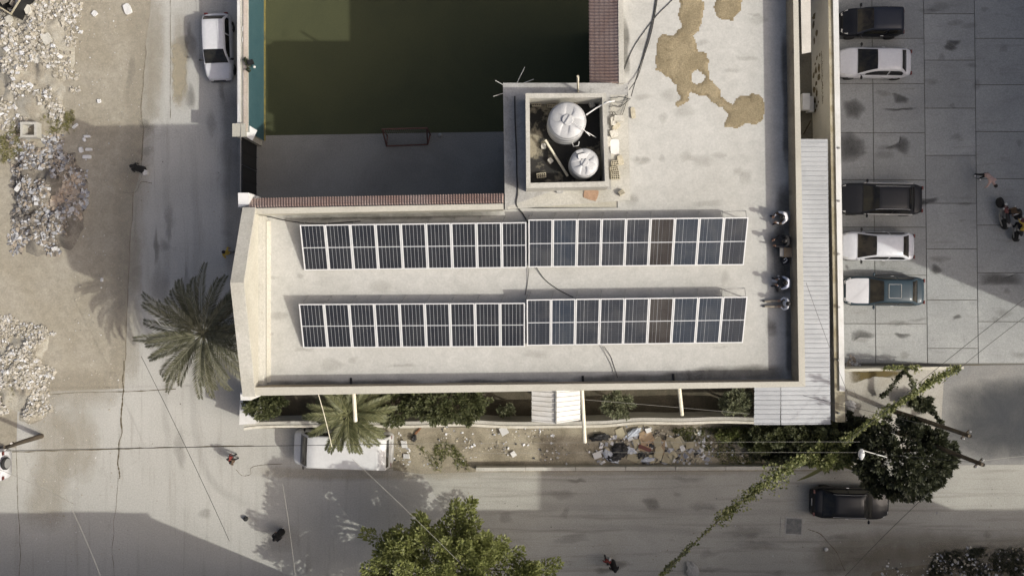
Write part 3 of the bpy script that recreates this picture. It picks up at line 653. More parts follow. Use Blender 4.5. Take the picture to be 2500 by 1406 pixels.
def cable(pts, r, mat, label, sag=0, name='cable', n=6, sides=5):
    p = [Vector(q) for q in pts]
    if sag and len(p) == 2: p = [p[0].lerp(p[1], k / 16) - Vector((0, 0, sag * 4 * (k / 16) * (1 - k / 16))) for k in range(17)]
    else: p = smoothpath(p, n)
    return single(name, B().tube(p, r, sides), mat, label, 'cable')
m_cab = M('black_cable', (0.02, 0.02, 0.018), 0.6, grain=0)
m_cabg = M('pale_cable', (0.28, 0.27, 0.24), 0.7, grain=0.1)
zz = RZ + .03
cable([P(1606, -40, zz), P(1597, 30, zz), P(1586, 80, zz), P(1575, 120, zz), P(1560, 170, zz), P(1548, 210, zz + .2), P(1541, 236, 12.4)], .022, m_cab, 'black cable running straight down the roof to the tower slab')
cable([P(1610, -40, zz), P(1600, 30, zz), P(1589, 85, zz), P(1572, 140, zz), P(1556, 190, zz + .1), P(1536, 220, 12.4)], .018, m_cab, 'second black cable close beside the straight one on the roof')
cable([P(1665, -30, zz), P(1640, 2, zz), P(1606, 36, zz), P(1575, 75, zz), P(1545, 120, zz), P(1524, 170, zz)], .018, m_cab, 'black cable curving across the roof to the tiled eave')
cable([P(1309, 652, 12.2), P(1330, 682, zz), P(1362, 706, zz), P(1400, 726, zz)], .018, m_cab, 'black cable sagging between the two panel rows')
cable([P(1292, 650, 12.2), P(1288, 690, zz), P(1282, 720, zz)], .014, m_cab, 'thin pair of wires hanging between the two panel rows')
cable([P(1470, 845, 12.2), P(1482, 870, zz), P(1492, 890, zz), P(1500, 915, zz), P(1503, 928, zz)], .014, m_cabg, 'pale cable running from the lower panel row to the parapet')
cable([P(1474, 845, 12.2), P(1490, 868, zz), P(1498, 890, zz), P(1508, 922, zz)], .012, m_cab, 'dark wire beside the pale cable below the lower row')
cable([P(625, 527, zz + .1), P(660, 530, zz), P(690, 537, zz), P(730, 543, zz), P(790, 546, zz), P(880, 540, zz)], .022, m_cab, 'black cable from the roof corner to the upper panel row')
cable([P(1257, 235, PZ + .03), P(1258, 300, PZ + .03), P(1261, 370, PZ + .03), P(1262, 430, PZ + .03), P(1264, 470, PZ + .03), P(1261, 500, PZ + .03), P(1275, 520, zz), P(1290, 545, zz)], .03, m_cab, 'thick black cable along the left side of the tank enclosure')
for i in range(7):
    r = R(40 + i); y = 240 + i * 7
    cable([P(1490 + r.uniform(-4, 4), y, PZ + .05), P(1500 + r.uniform(-5, 5), y - 14 * r.random(), PZ + .12), P(1515, y + r.uniform(-8, 8), PZ + .08), P(1536 + r.uniform(-6, 4), 240 + r.uniform(-6, 6), PZ + .05)], .013, m_cabg if i % 3 else m_cab, ['tangled wire strand among the blocks at the enclosure corner'][0])
    bpy.context.scene.collection.objects[-1]['group'] = 'tangled wires at the enclosure corner'
# rain spouts below the south parapet
for a, c, lb in (((863, 964), (868, 1028), 'cream rain spout projecting over the garden palm'), ((1420, 955), (1428, 1080), 'longest cream rain spout, right of the gabled porch roof'), ((1657, 950), (1665, 1013), 'short cream rain spout over the right part of the garden')):
    p0 = P(*a, RZ + .1); p1 = P(*c, RZ - .35); p0.y += .25
    rod('rain_spout', [p0, p1], .085, m_pipe, lb, 'rain spout', 8)
# windows on the street and garden fronts
wf = B(); wf.box((0, 0, 0), (1.5, .12, 1.5)); wme = mesh_of('window', wf, m_white)
pf = B(); pf.box((-.34, -.06, 0), (.6, .03, 1.3)); pf.box((.34, -.06, 0), (.6, .03, 1.3)); pme = mesh_of('pane', pf, m_glass)
wd = Vector(foot[1]) - Vector(foot[0]); L_ = wd.length; wd.normalize(); ang = atan2(wd.y, wd.x)
for fl in range(3):
    for k in range(8):
        q = Vector(foot[0]) + wd * (L_ * (k + .5) / 8); nrm = Vector((wd.y, -wd.x))
        w = link_part('window', wme, bld, (q.x + nrm.x * .03 - bc.x, q.y + nrm.y * .03 - bc.y, 2 + fl * 3.9), (0, 0, ang)); link_part('pane', pme, w)
    for k in range(3):
        q = Vector(foot[5]).lerp(Vector(foot[0]), (k + .5) / 3)
        w = link_part('window', wme, bld, (q.x - .03 - bc.x, q.y - bc.y, 2 + fl * 3.9), (0, 0, -pi / 2)); link_part('pane', pme, w)

# ------------------------------------------------------------------ solar panels
def cellmat(name, col, dust):
    m = bpy.data.materials.new(name); m.use_nodes = True; nt = m.node_tree; bs = nt.nodes['Principled BSDF']
    tc = nd(nt, 'ShaderNodeTexCoord'); br = nd(nt, 'ShaderNodeSeparateXYZ'); nt.links.new(tc.outputs['Object'], br.inputs[0])
    ms = nd(nt, 'ShaderNodeMath', operation='MULTIPLY'); nt.links.new(br.outputs[1], ms.inputs[0]); ms.inputs[1].default_value = 1 / 0.083
    fr = nd(nt, 'ShaderNodeMath', operation='FRACT'); nt.links.new(ms.outputs[0], fr.inputs[0])
    lt = nd(nt, 'ShaderNodeMath', operation='LESS_THAN'); nt.links.new(fr.outputs[0], lt.inputs[0]); lt.inputs[1].default_value = 0.05
    c = mixc(nt, mul(nt, lt.outputs[0], 0.35), col, (0.3, 0.3, 0.3))
    c = mixc(nt, mul(nt, ramp(nt, noise(nt, 1.1, 6, .6, .5), .42, .72), dust), c, (0.30, 0.29, 0.26))
    oi = nd(nt, 'ShaderNodeObjectInfo'); c = mixc(nt, .12, c, oi.outputs['Color'])
    nt.links.new(c, bs.inputs['Base Color']); bs.inputs['Roughness'].default_value = .32; bs.inputs['Specular IOR Level'].default_value = .28
    return m
m_cellA = cellmat('silicon_cells', (0.010, 0.012, 0.016), .05)
m_cellB = cellmat('dusty_silicon_cells', (0.021, 0.025, 0.032), .13)
m_cellC = cellmat('brownish_silicon_cells', (0.028, 0.022, 0.017), .14)
m_cellD = cellmat('bluish_silicon_cells', (0.022, 0.031, 0.044), .12)
m_alu = M('panel_frame_aluminium', (0.62, 0.62, 0.61), 0.5, grain=0.05, metal=0.1)
m_back = M('white_backsheet', (0.50, 0.51, 0.52), 0.5, grain=0.0)
ORD = 'first second third fourth fifth sixth seventh eighth ninth tenth eleventh twelfth thirteenth fourteenth fifteenth sixteenth seventeenth eighteenth'.split()
def panel_meshes(w, l, kind):
    t = .045; b = B()
    b.box((w / 2, t / 2, 0), (w, t, .04)); b.box((w / 2, l - t / 2, 0), (w, t, .04))
    b.box((t / 2, l / 2, 0), (t, l - 2 * t, .039)); b.box((w - t / 2, l / 2, 0), (t, l - 2 * t, .039))
    fr = mesh_of('frame', b, m_alu); bk = mesh_of('backsheet', B().box((w / 2, l / 2, 0), (w - 2 * t, l - 2 * t, .01)), m_back)
    iw, il = w - 2 * t, l - 2 * t; gap = .013 if kind == 'A' else .008; cw = (iw - gap * 7) / 6; ch = (il - .05) / 2
    st = mesh_of('cell_column', B().box((0, 0, 0), (cw, ch, .004)), m_cellA)
    pos = [(t + gap * (c + 1) + cw * (c + .5) + (.006 if kind == 'B' and c in (2, 3) else 0), t + ch / 2 + .006 + r * (ch + .038)) for c in range(6) for r in range(2)]
    return fr, bk, st, pos
def panel_row(n, lo0, lo1, hi0, hi1, zl, zh, kind, row, first):
    A, Bv, C_ = P(*lo0, zl), P(*lo1, zl), P(*hi0, zh)
    ux = (Bv - A); pitch = ux.length / n; ux.normalize(); uy = (C_ - A); uy = uy - ux * uy.dot(ux); l = uy.length; uy.normalize(); uz = ux.cross(uy)
    w = pitch - .018; fr, bk, st, pos = panel_meshes(w, l, kind); pat = 'BDBBBCDDB'
    sts = {}
    for k, m in (('A', m_cellA), ('B', m_cellB), ('C', m_cellC), ('D', m_cellD)):
        me = st.copy(); me.materials.clear(); me.materials.append(m); sts[k] = me
    M3 = Matrix((ux, uy, uz)).transposed()
    for i in range(n):
        o = A + ux * (pitch * i + .009); kk = 'A' if kind == 'A' else pat[i]
        t = thing('solar_panel', f'{ORD[first + i]} solar panel from the left in the {row} row', 'solar panel', o, group='rooftop solar panels')
        t.rotation_euler = M3.to_euler()
        link_part('frame', fr, t); link_part('backsheet', bk, t, (0, 0, .004))
        for p in pos:
            c = link_part('cell_column', sts[kk], t, (p[0], p[1], .0125)); c.color = (.05, .05, .06, 1)
    # rack: rails, rear posts, front feet
    rk = thing('panel_rack', f'steel rack under the {"left" if first == 0 else "right"} half of the {row} panel row', 'rack', (A.x, A.y, RZ), group='solar panel racks')
    for f in (.12, .88):
        a = A + uy * l * f - uz * .05; b = B(); b.tube([a + ux * .02, a + ux * (pitch * n - .02)], .025, 4); part('rail', b, m_steel, rk, True)
    for i in range(n + 1):
        p = A + ux * min(max(pitch * i, .04), pitch * n - .04); h = p + uy * (l - .05) - uz * .06; f = p + uy * .1 - uz * .06
        part('post', B().tube([h, (h.x, h.y + .02, RZ + .002)], .028, 4), m_steel, rk, True)
        part('foot', B().tube([f, (f.x, f.y, RZ + .002)], .028, 4), m_steel, rk, True)
        part('purlin', B().tube([f, h], .022, 4), m_steel, rk, True)
        part('brace', B().tube([h - Vector((0, 0, .1)), (h.x + .18, h.y + .38, RZ + .01)], .014, 4), m_steel, rk, True)
panel_row(9, (743, 660), (1286, 653.5), (737, 549), (1286, 542), RZ + .1, RZ + .80, 'A', 'upper', 0)
panel_row(9, (1290, 652.5), (1816, 647), (1288, 536), (1820, 530), RZ + .14, RZ + .92, 'B', 'upper', 9)
panel_row(9, (740, 849), (1282, 846), (733, 742), (1282, 737), RZ + .1, RZ + .80, 'A', 'lower', 0)
panel_row(9, (1286, 843.5), (1814, 836.5), (1285, 731), (1818, 725), RZ + .14, RZ + .92, 'B', 'lower', 9)
# ------------------------------------------------------------------ court boundary on the street side
HW = 2.8
def wallbar(name, top4, z1, mat, topmat, label, cat='wall', z0=0.0, faces=None):
    q = [P(x, y, z1) for x, y in top4]; b = B(); b.prism([(p.x, p.y) for p in q], z0, z1); b.mi[1] = 1
    return b
cw = thing('boundary_wall', 'tall wall between street and pitch with teal inner face', 'wall', P(606, 150, 0))
xi_, xo_ = PX(606, HW), PX(580, HW); yA, yB = PY(-160, HW), PY(322, HW)
part('wall', B().box(((xi_ + xo_) / 2, (yA + yB) / 2, HW / 2), (xi_ - xo_, yA - yB, HW)), m_grey, cw, True)
part('painted_face', B().box((xi_ + .006, (yA + yB) / 2, HW / 2 - .05), (.012, yA - yB - .02, HW - .1)), m_teal, cw, True)
part('coping', B().box((xi_ - .13, (yA + yB) / 2, HW + .04), (.22, yA - yB - .06, .08)), M('pinkish_coping', (0.52, 0.45, 0.385), .9, (0.44, 0.37, 0.3), .8, grain=.2), cw, True)
part('coping', B().box((xo_ + .09, (yA + yB) / 2, HW + .05), (.16, yA - yB - .03, .1)), m_white, cw, True)
part('base_stripe', B().box((xi_ + .06, (yA + yB) / 2, .03), (.1, yA - yB - .04, .05)), m_yline, cw, True)
b = B()
for k in range(9):      # lumps of mortar and broken plaster on the top
    r = R(k); y = PY(r.uniform(0, 300), HW); b.ico((xo_ + .32 + r.uniform(-.05, .05), y, HW + .02), r.uniform(.05, .11), r, .3, sq=(.6, 2.4, .5))
part('mortar_ridge', b, m_white, cw, True)
# gate pillars, sign board and the black sheet-metal gate
pl = thing('gate_pillar', 'square cream gate pillar at the end of the teal wall', 'pillar', P(592, 318, 0), group='gate pillars')
q = [P(x, y, 3.1) for x, y in ((571, 305), (597, 305), (597, 333), (571, 331))]
part('shaft', B().prism([(p.x, p.y) for p in q], 0, 3.05), m_render, pl, True)
part('cap', B().box(sum(q, Vector()) / 4 + Vector((0, 0, .02)), (.72, .72, .1)), m_cope, pl, True)
gt = thing('metal_gate', 'black sheet metal gate between two pillars on the street side', 'gate', P(600, 400, 0))
gx = PX(590, 2.6); g0, g1 = PY(470, 2.6), PY(334, 2.6)
for k in range(2):
    a, c = g0 + (g1 - g0) * k / 2 + .02, g0 + (g1 - g0) * (k + 1) / 2 - .02
    lf = part('leaf', B().box((gx, (a + c) / 2, 1.33), (.05, c - a, 2.5)), m_black, gt, True)
    b = B(); [b.box((gx + .04, a + (c - a) * t, 1.33), (.04, .05, 2.5)) for t in (.03, .5, .97)]; part('stiffener', b, m_black, lf, True)
rod('gate_cable', [P(588, 330, 3.2), P(587, 470, 3.2)], .02, m_cabg, 'pale wire strung above the black gate', 'cable')
sg = thing('sign_board', 'white board tilted on the inner side of the gate pillar', 'sign', P(612, 325, 2.2))
m4 = Matrix.Rotation(radians(40), 3, 'Y') @ Matrix.Rotation(radians(-25), 3, 'Z')
part('board', B().box(P(610, 324, 2.6), (.62, .66, .03), mat=m4), m_white, sg, True)
part('stay', B().tube([P(598, 318, 2.2), P(610, 324, 2.5)], .02), m_steel, sg, True)
rod('bollard_block', [P(632, 325, .0), P(640, 345, .0)], .12, m_white, 'whitish broken concrete piece lying inside the court corner', 'block')
bl = thing('floodlight', 'small dark floodlight fixed on top of the teal wall', 'lamp', P(615, 150, HW))
part('head', B().box(P(612, 153, HW + .25), (.3, .24, .18), .3), m_black, bl, True); part('stalk', B().tube([P(605, 150, HW), P(610, 152, HW + .2)], .03), m_steel, bl, True)
part('bulb', B().ico(P(621, 164, HW - .3), .08, sub=2), m_white, bl, True, smooth=True)
# football goal
gl = thing('football_goal', 'small football goal with rusty red frame and net on the court', 'goal', P(988, 345, 0))
m_red = M('rusty_red_paint', (0.16, 0.075, 0.055), .85, (0.12, 0.07, 0.055), 4, grain=.3)
gz = 1.9; tl, tr_ = P(933, 316, gz), P(1042, 313, gz); bl_, br_ = P(944, 357, .03), P(1044, 353, .03); fl_, fr_ = Vector((tl.x, tl.y, 0.02)), Vector((tr_.x, tr_.y, 0.02))
for nm, a, c in (('crossbar', tl, tr_), ('upright', fl_, tl), ('upright', fr_, tr_), ('ground_bar', bl_, br_), ('stay', tl, bl_), ('stay', tr_, br_), ('side_bar', fl_, bl_), ('side_bar', fr_, br_)):
    part(nm, B().tube([a, c], .045, 6), m_red, gl, True)
b = B(); n1, n2 = 22, 12
for i in range(n1 + 1): b.tube([tl.lerp(tr_, i / n1), (tl.lerp(tr_, i / n1) + bl_.lerp(br_, i / n1)) / 2 - Vector((0, 0, .12)), bl_.lerp(br_, i / n1)], .008, 3, False)
for j in range(1, n2): b.tube([tl.lerp(bl_, j / n2), tr_.lerp(br_, j / n2)], .008, 3, False)
part('net', b, M('grey_net', (0.2, 0.19, 0.17), .9, grain=0), gl, True, kind='stuff')
single('ball', B().ico(P(1074, 330, .11), .11, sub=3), m_cement, 'pale ball lying on the court right of the goal', 'ball', smooth=True)

# ------------------------------------------------------------------ south garden wall, porch roof, canopy, east wall
sw = thing('garden_wall', 'long weathered garden wall along the street front', 'wall', P(1200, 1040, 0))
HS = 2.1; top = smoothpath([P(x, y, HS) for x, y in ((596, 1041), (640, 1036), (760, 1034), (900, 1034), (1000, 1035), (1130, 1031), (1240, 1036), (1380, 1035), (1480, 1033), (1560, 1026), (1660, 1027), (1760, 1024), (1860, 1026))], 6)
b = B(); th = .30
for i in range(len(top) - 1):
    a, c = top[i], top[i + 1]
    b.hexa([(a.x, a.y - th / 2, 0), (c.x, c.y - th / 2, 0), (c.x, c.y + th / 2, 0), (a.x, a.y + th / 2, 0)], [(a.x, a.y - th / 2, HS), (c.x, c.y - th / 2, HS), (c.x, c.y + th / 2, HS), (a.x, a.y + th / 2, HS)])
part('wall', b, m_grey, sw, True)
b = B()
for i in range(len(top) - 1):
    a, c = top[i], top[i + 1]; b.hexa([(a.x, a.y - .2, HS + .002), (c.x, c.y - .2, HS + .002), (c.x, c.y - .05, HS + .002), (a.x, a.y - .05, HS + .002)], [(a.x, a.y - .2, HS + .07), (c.x, c.y - .2, HS + .07), (c.x, c.y - .06, HS + .07), (a.x, a.y - .06, HS + .07)])
part('coping', b, M('pale_coping', (0.6, 0.57, 0.49), .9, (.48, .45, .37), 1.2, grain=.2), sw, True)
pl2 = thing('gate_pillar', 'whitewashed pillar where the garden wall meets the building corner', 'pillar', P(606, 1005, 0), group='gate pillars')
b = B(); q = [P(x, y, 2.6) for x, y in ((586, 968), (618, 985), (624, 1034), (584, 1036))]; b.prism([(p.x, p.y) for p in q], 0, 2.6); part('shaft', b, m_white, pl2, True)
# gabled porch roof of corrugated sheet
pr = thing('porch_roof', 'white corrugated gable roof over the garden entrance', 'porch', P(1357, 995, 0))
zE, zR = 2.9, 3.3
def corr(name, a0, a1, c0, c1, pitch, mat, parent, amp=.025):
    """corrugated sheet between edges a0-a1 and c0-c1, ribs running from a to c"""
    a0, a1, c0, c1 = [Vector(p) for p in (a0, a1, c0, c1)]; n = max(2, int((a1 - a0).length / pitch)); nrm = (a1 - a0).cross(c0 - a0).normalized()
    if nrm.z < 0: nrm = -nrm
    sh = (-.5, -.5, .5, .5, -.5); us = []
    for k in range(n):
        for f, s in ((0, -1), (.62, -1), (.72, 1), (.90, 1), (1, -1)): us.append(((k + f) / n, s))
    b = B(); vs = []
    for u, s in us: vs += [a0.lerp(a1, u) + nrm * amp * s, c0.lerp(c1, u) + nrm * amp * s]
    b.add(vs, [(2 * i, 2 * i + 2, 2 * i + 3, 2 * i + 1) for i in range(len(us) - 1)])
    return part(name, b, mat, parent, True)
yN = PY(930, zE) + 1.2
corr('roof_sheet', (PX(1298, zE), yN, zE), (*P(1298, 1028, zE),), (PX(1357, zR), yN, zR), (*P(1357, 1034, zR),), .26, m_sheetw, pr)
corr('roof_sheet', (PX(1357, zR), yN, zR), (*P(1357, 1034, zR),), (PX(1417, zE), yN, zE), (*P(1417, 1025, zE),), .26, m_sheetw, pr)
part('ridge_cap', B().tube([(PX(1357, zR), yN, zR + .03), P(1357, 1034, zR + .03)], .05, 6), m_steel, pr, True)
for x in (1301, 1414):
    for y in (1022, 975): part('post', B().tube([P(x, y, zE - .05), (P(x, y, zE).x, P(x, y, zE).y, 0)], .05, 6), m_steel, pr, True)
# canopy of corrugated sheets over the passage
cn = thing('canopy', 'long grey corrugated metal canopy over the passage beside the building', 'canopy', P(1990, 700, 0))
zc = 2.95
def cx(y, e=0): return 2021 + .010 * (y - 340) + e
segs = [(340, 480), (480, 620), (620, 760), (760, 900), (900, 1036)]
for i, (a, c) in enumerate(segs):
    dz = .012 * (i % 2)
    xl = 1760 if c <= 900 else 1905
    corr('roof_sheet', (PX(xl, zc), PY(a, zc), zc + .15 + dz), (PX(xl, zc), PY(c, zc) , zc + .15 + dz), (*P(cx(a), a, zc + dz),), (*P(cx(c), c, zc + dz),), .255, m_sheet, cn, .02)
corr('roof_sheet', (PX(1841, zc), PY(900, zc), zc + .12), (*P(1841, 1037, zc + .12),), (PX(1905, zc), PY(900, zc), zc + .13), (*P(1905, 1037, zc + .13),), .255, m_sheet, cn, .02)
for y in range(360, 1036, 130): part('beam', B().box((PX(1935, zc), PY(y, zc), zc - .12), (4.0, .08, .1)), m_steel, cn, True)
for y in range(360, 1036, 130): part('post', B().box((PX(2010, 0) - .2, PY(y, zc), (zc - .17) / 2), (.1, .1, zc - .17)), m_steel, cn, True)
# wall between passage and parking
ew = thing('parking_wall', 'long wall between passage and parking area with painted map and script', 'wall', P(2010, 450, 0))
HE = 2.6
def exl(y, base): return base + .0165 * y
b = B(); q0 = [P(exl(-160, 2022), -160, HE), P(exl(1030, 2022), 1030, HE), P(exl(1030, 2047), 1030, HE), P(exl(-160, 2047), -160, HE)]
b.prism([(p.x, p.y) for p in q0], 0, HE); b.mi[1] = 1
part('wall', b, [m_artwall, m_walltop], ew, True)
q1 = [P(exl(-160, 2034), -160, HE + .1), P(exl(955, 2034), 955, HE + .1), P(exl(955, 2047), 955, HE + .1), P(exl(-160, 2047), -160, HE + .1)]
part('coping', B().prism([(p.x, p.y) for p in q1], HE + .002, HE + .1), m_white, ew, True)
# painted map, script and creases on the passage face
def onwall(y_px, z, out=.006):
    """point on the west face at photo row y (taken at wall top) and height z"""
    t = (y_px + 160) / 1190; a, c = q0[0], q0[1]; p = a.lerp(c, t); return Vector((p.x - out, p.y, z))
def wallpoly(name, pts, mat):
    b = B(); b.face([onwall(y, z) for y, z in pts]); return part(name, b, mat, ew, True)
r = R(21)
for y0, z0, ry, rz_ in [(118, 1.15, 5, .12), (120, .72, 6, .13), (132, .45, 4, .12), (148, 1.0, 12, .16), (150, .55, 9, .2), (158, .2, 8, .18), (172, .95, 8, .22), (182, .55, 7, .18), (195, .25, 9, .22), (207, .62, 12, .16), (222, .3, 9, .2), (233, .85, 4, .1), (240, .6, 5, .12), (250, .35, 5, .12), (10, .4, 8, .3), (30, .3, 10, .2), (58, .75, 9, .18), (70, .35, 12, .12)]:
    pts = []
    for k in range(14):
        a = 2 * pi * k / 14; m = r.uniform(.65, 1.2); pts.append((y0 + ry * cos(a) * m, z0 + .12 + rz_ * sin(a) * m))
    wallpoly('painted_shape', pts, m_art)
y = 112.0; k = 0
while y < 240:             # a line of brushed script under the wall top; strokes only
    ln = r.uniform(2, 5); z = 1.55 + r.uniform(-.05, .05); hh = r.choice([.07, .1, .16, .24]); b = B()
    pth = [onwall(y, z), onwall(y + ln * .3, z + hh * .6), onwall(y + ln * .6, z - .04), onwall(y + ln, z + .03 * r.choice([-1, 1]))]
    b.tube(smoothpath(pth, 3), .014, 4); part('painted_script', b, m_art, ew, True); y += ln + r.uniform(.4, 2.0); k += 1
# things in the open part of the passage
b = B(); q = [P(x, y, 2.2) for x, y in ((1952, -160), (1978, -160), (1980, 128), (1958, 132))]
b.prism([(p.x, p.y) for p in q], 2.16, 2.2); single('awning_sheet', b, m_artwall, 'beige sheet awning over the upper end of the passage', 'awning')
acs = thing('wall_unit', 'upper of two white boxes standing in the passage', 'box', P(1966, 252, 0)); part('case', B().box(P(1966, 250, .9), (.42, .95, .35)), m_white, acs, True); part('stand', B().box(P(1966, 250, .36), (.3, .7, .72)), m_steel, acs, True)
acs = thing('wall_unit', 'lower of two white boxes standing in the passage', 'box', P(1976, 258, 0)); part('case', B().box(P(1977, 256, .6), (.36, .9, .3)), m_white, acs, True); part('stand', B().box(P(1976, 256, .22), (.25, .6, .44)), m_steel, acs, True)
rod('timber_pole', [P(1962, 328, .1), P(1980, 294, 1.0)], .04, m_wood, 'dark pole leaning against the wall in the passage', 'pole')

# low kerb wall along the road
kw = thing('kerb_wall', 'low pale wall edging the rubbish-strewn verge along the road', 'wall', P(1580, 1140, 0))
HK = .55
for k in range(7):
    xa, xb = 1162 + k * 122, 1162 + (k + 1) * 122 - 1.2
    q = [P(xa, 1141 - .004 * (xa - 1162), HK), P(xb, 1141 - .004 * (xb - 1162), HK), P(xb, 1150 - .004 * (xb - 1162), HK), P(xa, 1150 - .004 * (xa - 1162), HK)]
    b = B(); b.prism([(p.x, p.y) for p in q], 0, HK - .01 * (k % 2)); part('block', b, m_grey, kw, True)
# drain cover in the road
dc = thing('drain_cover', 'square grey drain cover set in rough concrete in the road', 'drain cover', P(1937, 1285, .012))
part('surround', B().box(P(1935, 1286, .02), (1.45, 1.25, .025), -.06), m_road, dc, True)
part('frame', B().box(P(1938, 1284, .035), (1.0, 1.02, .03), -.06), m_cement, dc, True)
part('lid', B().box(P(1938, 1284, .045), (.88, .9, .035), -.06), M('drain_lid', (0.13, 0.135, 0.13), .8, (.2, .2, .19), 2, grain=.3), dc, True)

# ------------------------------------------------------------------ neighbours outside the frame whose shade falls into it
m_nb = M('neighbour_render', (0.6, 0.59, 0.57), .9, (.52, .51, .49), .4, grain=.15)
def neighbour(name, label, x0, x1, y0, y1, h, extra=()):
    t = thing(name, label, 'building', ((x0 + x1) / 2, (y0 + y1) / 2, 0)); t['group'] = 'buildings around the block'
    part('wall', B().box(((x0 + x1) / 2, (y0 + y1) / 2, h / 2), (x1 - x0, y1 - y0, h)), m_nb, t, True)
    b = B()
    for a in ((x0, y0, x1, y0), (x1, y0, x1, y1), (x1, y1, x0, y1), (x0, y1, x0, y0)):
        b.box(((a[0] + a[2]) / 2, (a[1] + a[3]) / 2, h + .03), (abs(a[2] - a[0]) + .3, abs(a[3] - a[1]) + .3, .12))
    part('coping', b, m_cope, t, True)
    for e in extra: part('roof_block', B().box(*e), m_nb, t, True)
    for fl in range(int(h / 3.6)):
        n = max(2, int((x1 - x0) / 3.5))
        for k in range(n):
            w = link_part('window', wme, t, (x0 + (x1 - x0) * (k + .5) / n - (x0 + x1) / 2, y1 + .03 - (y0 + y1) / 2, 2 + fl * 3.6), (0, 0, pi)); link_part('pane', pme, w)
neighbour('corner_house', 'block of flats across the street, beyond the lower left edge', -46, -9.0, -36, -18.6, 11.2, [((-11.5, -20.2, 11.8), (4.4, 2.6, 1.2)), ((-30, -20.6, 11.9), (12, 3, 1.4))])
neighbour('row_house', 'long house across the road, beyond the lower edge', 7.8, 70, -40, -18.7, 11.8)
neighbour('tower_block', 'tall block behind the long house, beyond the lower right edge', 26.5, 40.5, -40, -19.0, 22.0)
neighbour('east_block', 'tall block of flats east of the parking area, beyond the right edge', 38.5, 60, -4.6, 60, 19.0)
# ------------------------------------------------------------------ vehicles
def paint(name, col, rough=.35, dust=.12):
    dk = max(col) < .1
    return M(name, col, rough, tuple(c * .9 + (.006 if dk else .03) for c in col), .9, .4, .7, dust, 6, coat=.08 if dk else .35, spec=.22 if dk else .4)
m_carglass = M('car_glass', (0.012, 0.013, 0.014), .12, (0.03, 0.028, 0.022), 1.5, grain=0, spec=.3)
m_carint = M('car_glass_tan', (0.04, 0.035, 0.027), .15, (0.018, 0.017, 0.016), 2.2, .42, .6, grain=0, spec=.3)
m_lamp = M('headlamp', (0.55, 0.55, 0.53), .2, grain=0)
m_tail = M('tail_lamp', (0.12, 0.02, 0.015), .3, grain=0)
m_trim = M('chrome_trim', (0.6, 0.6, 0.6), .3, grain=0, metal=.4)
m_rim = M('wheel_rim', (0.38, 0.38, 0.38), .4, grain=0, metal=.5)
def sstep(t): t = max(0, min(1, t)); return t * t * (3 - 2 * t)
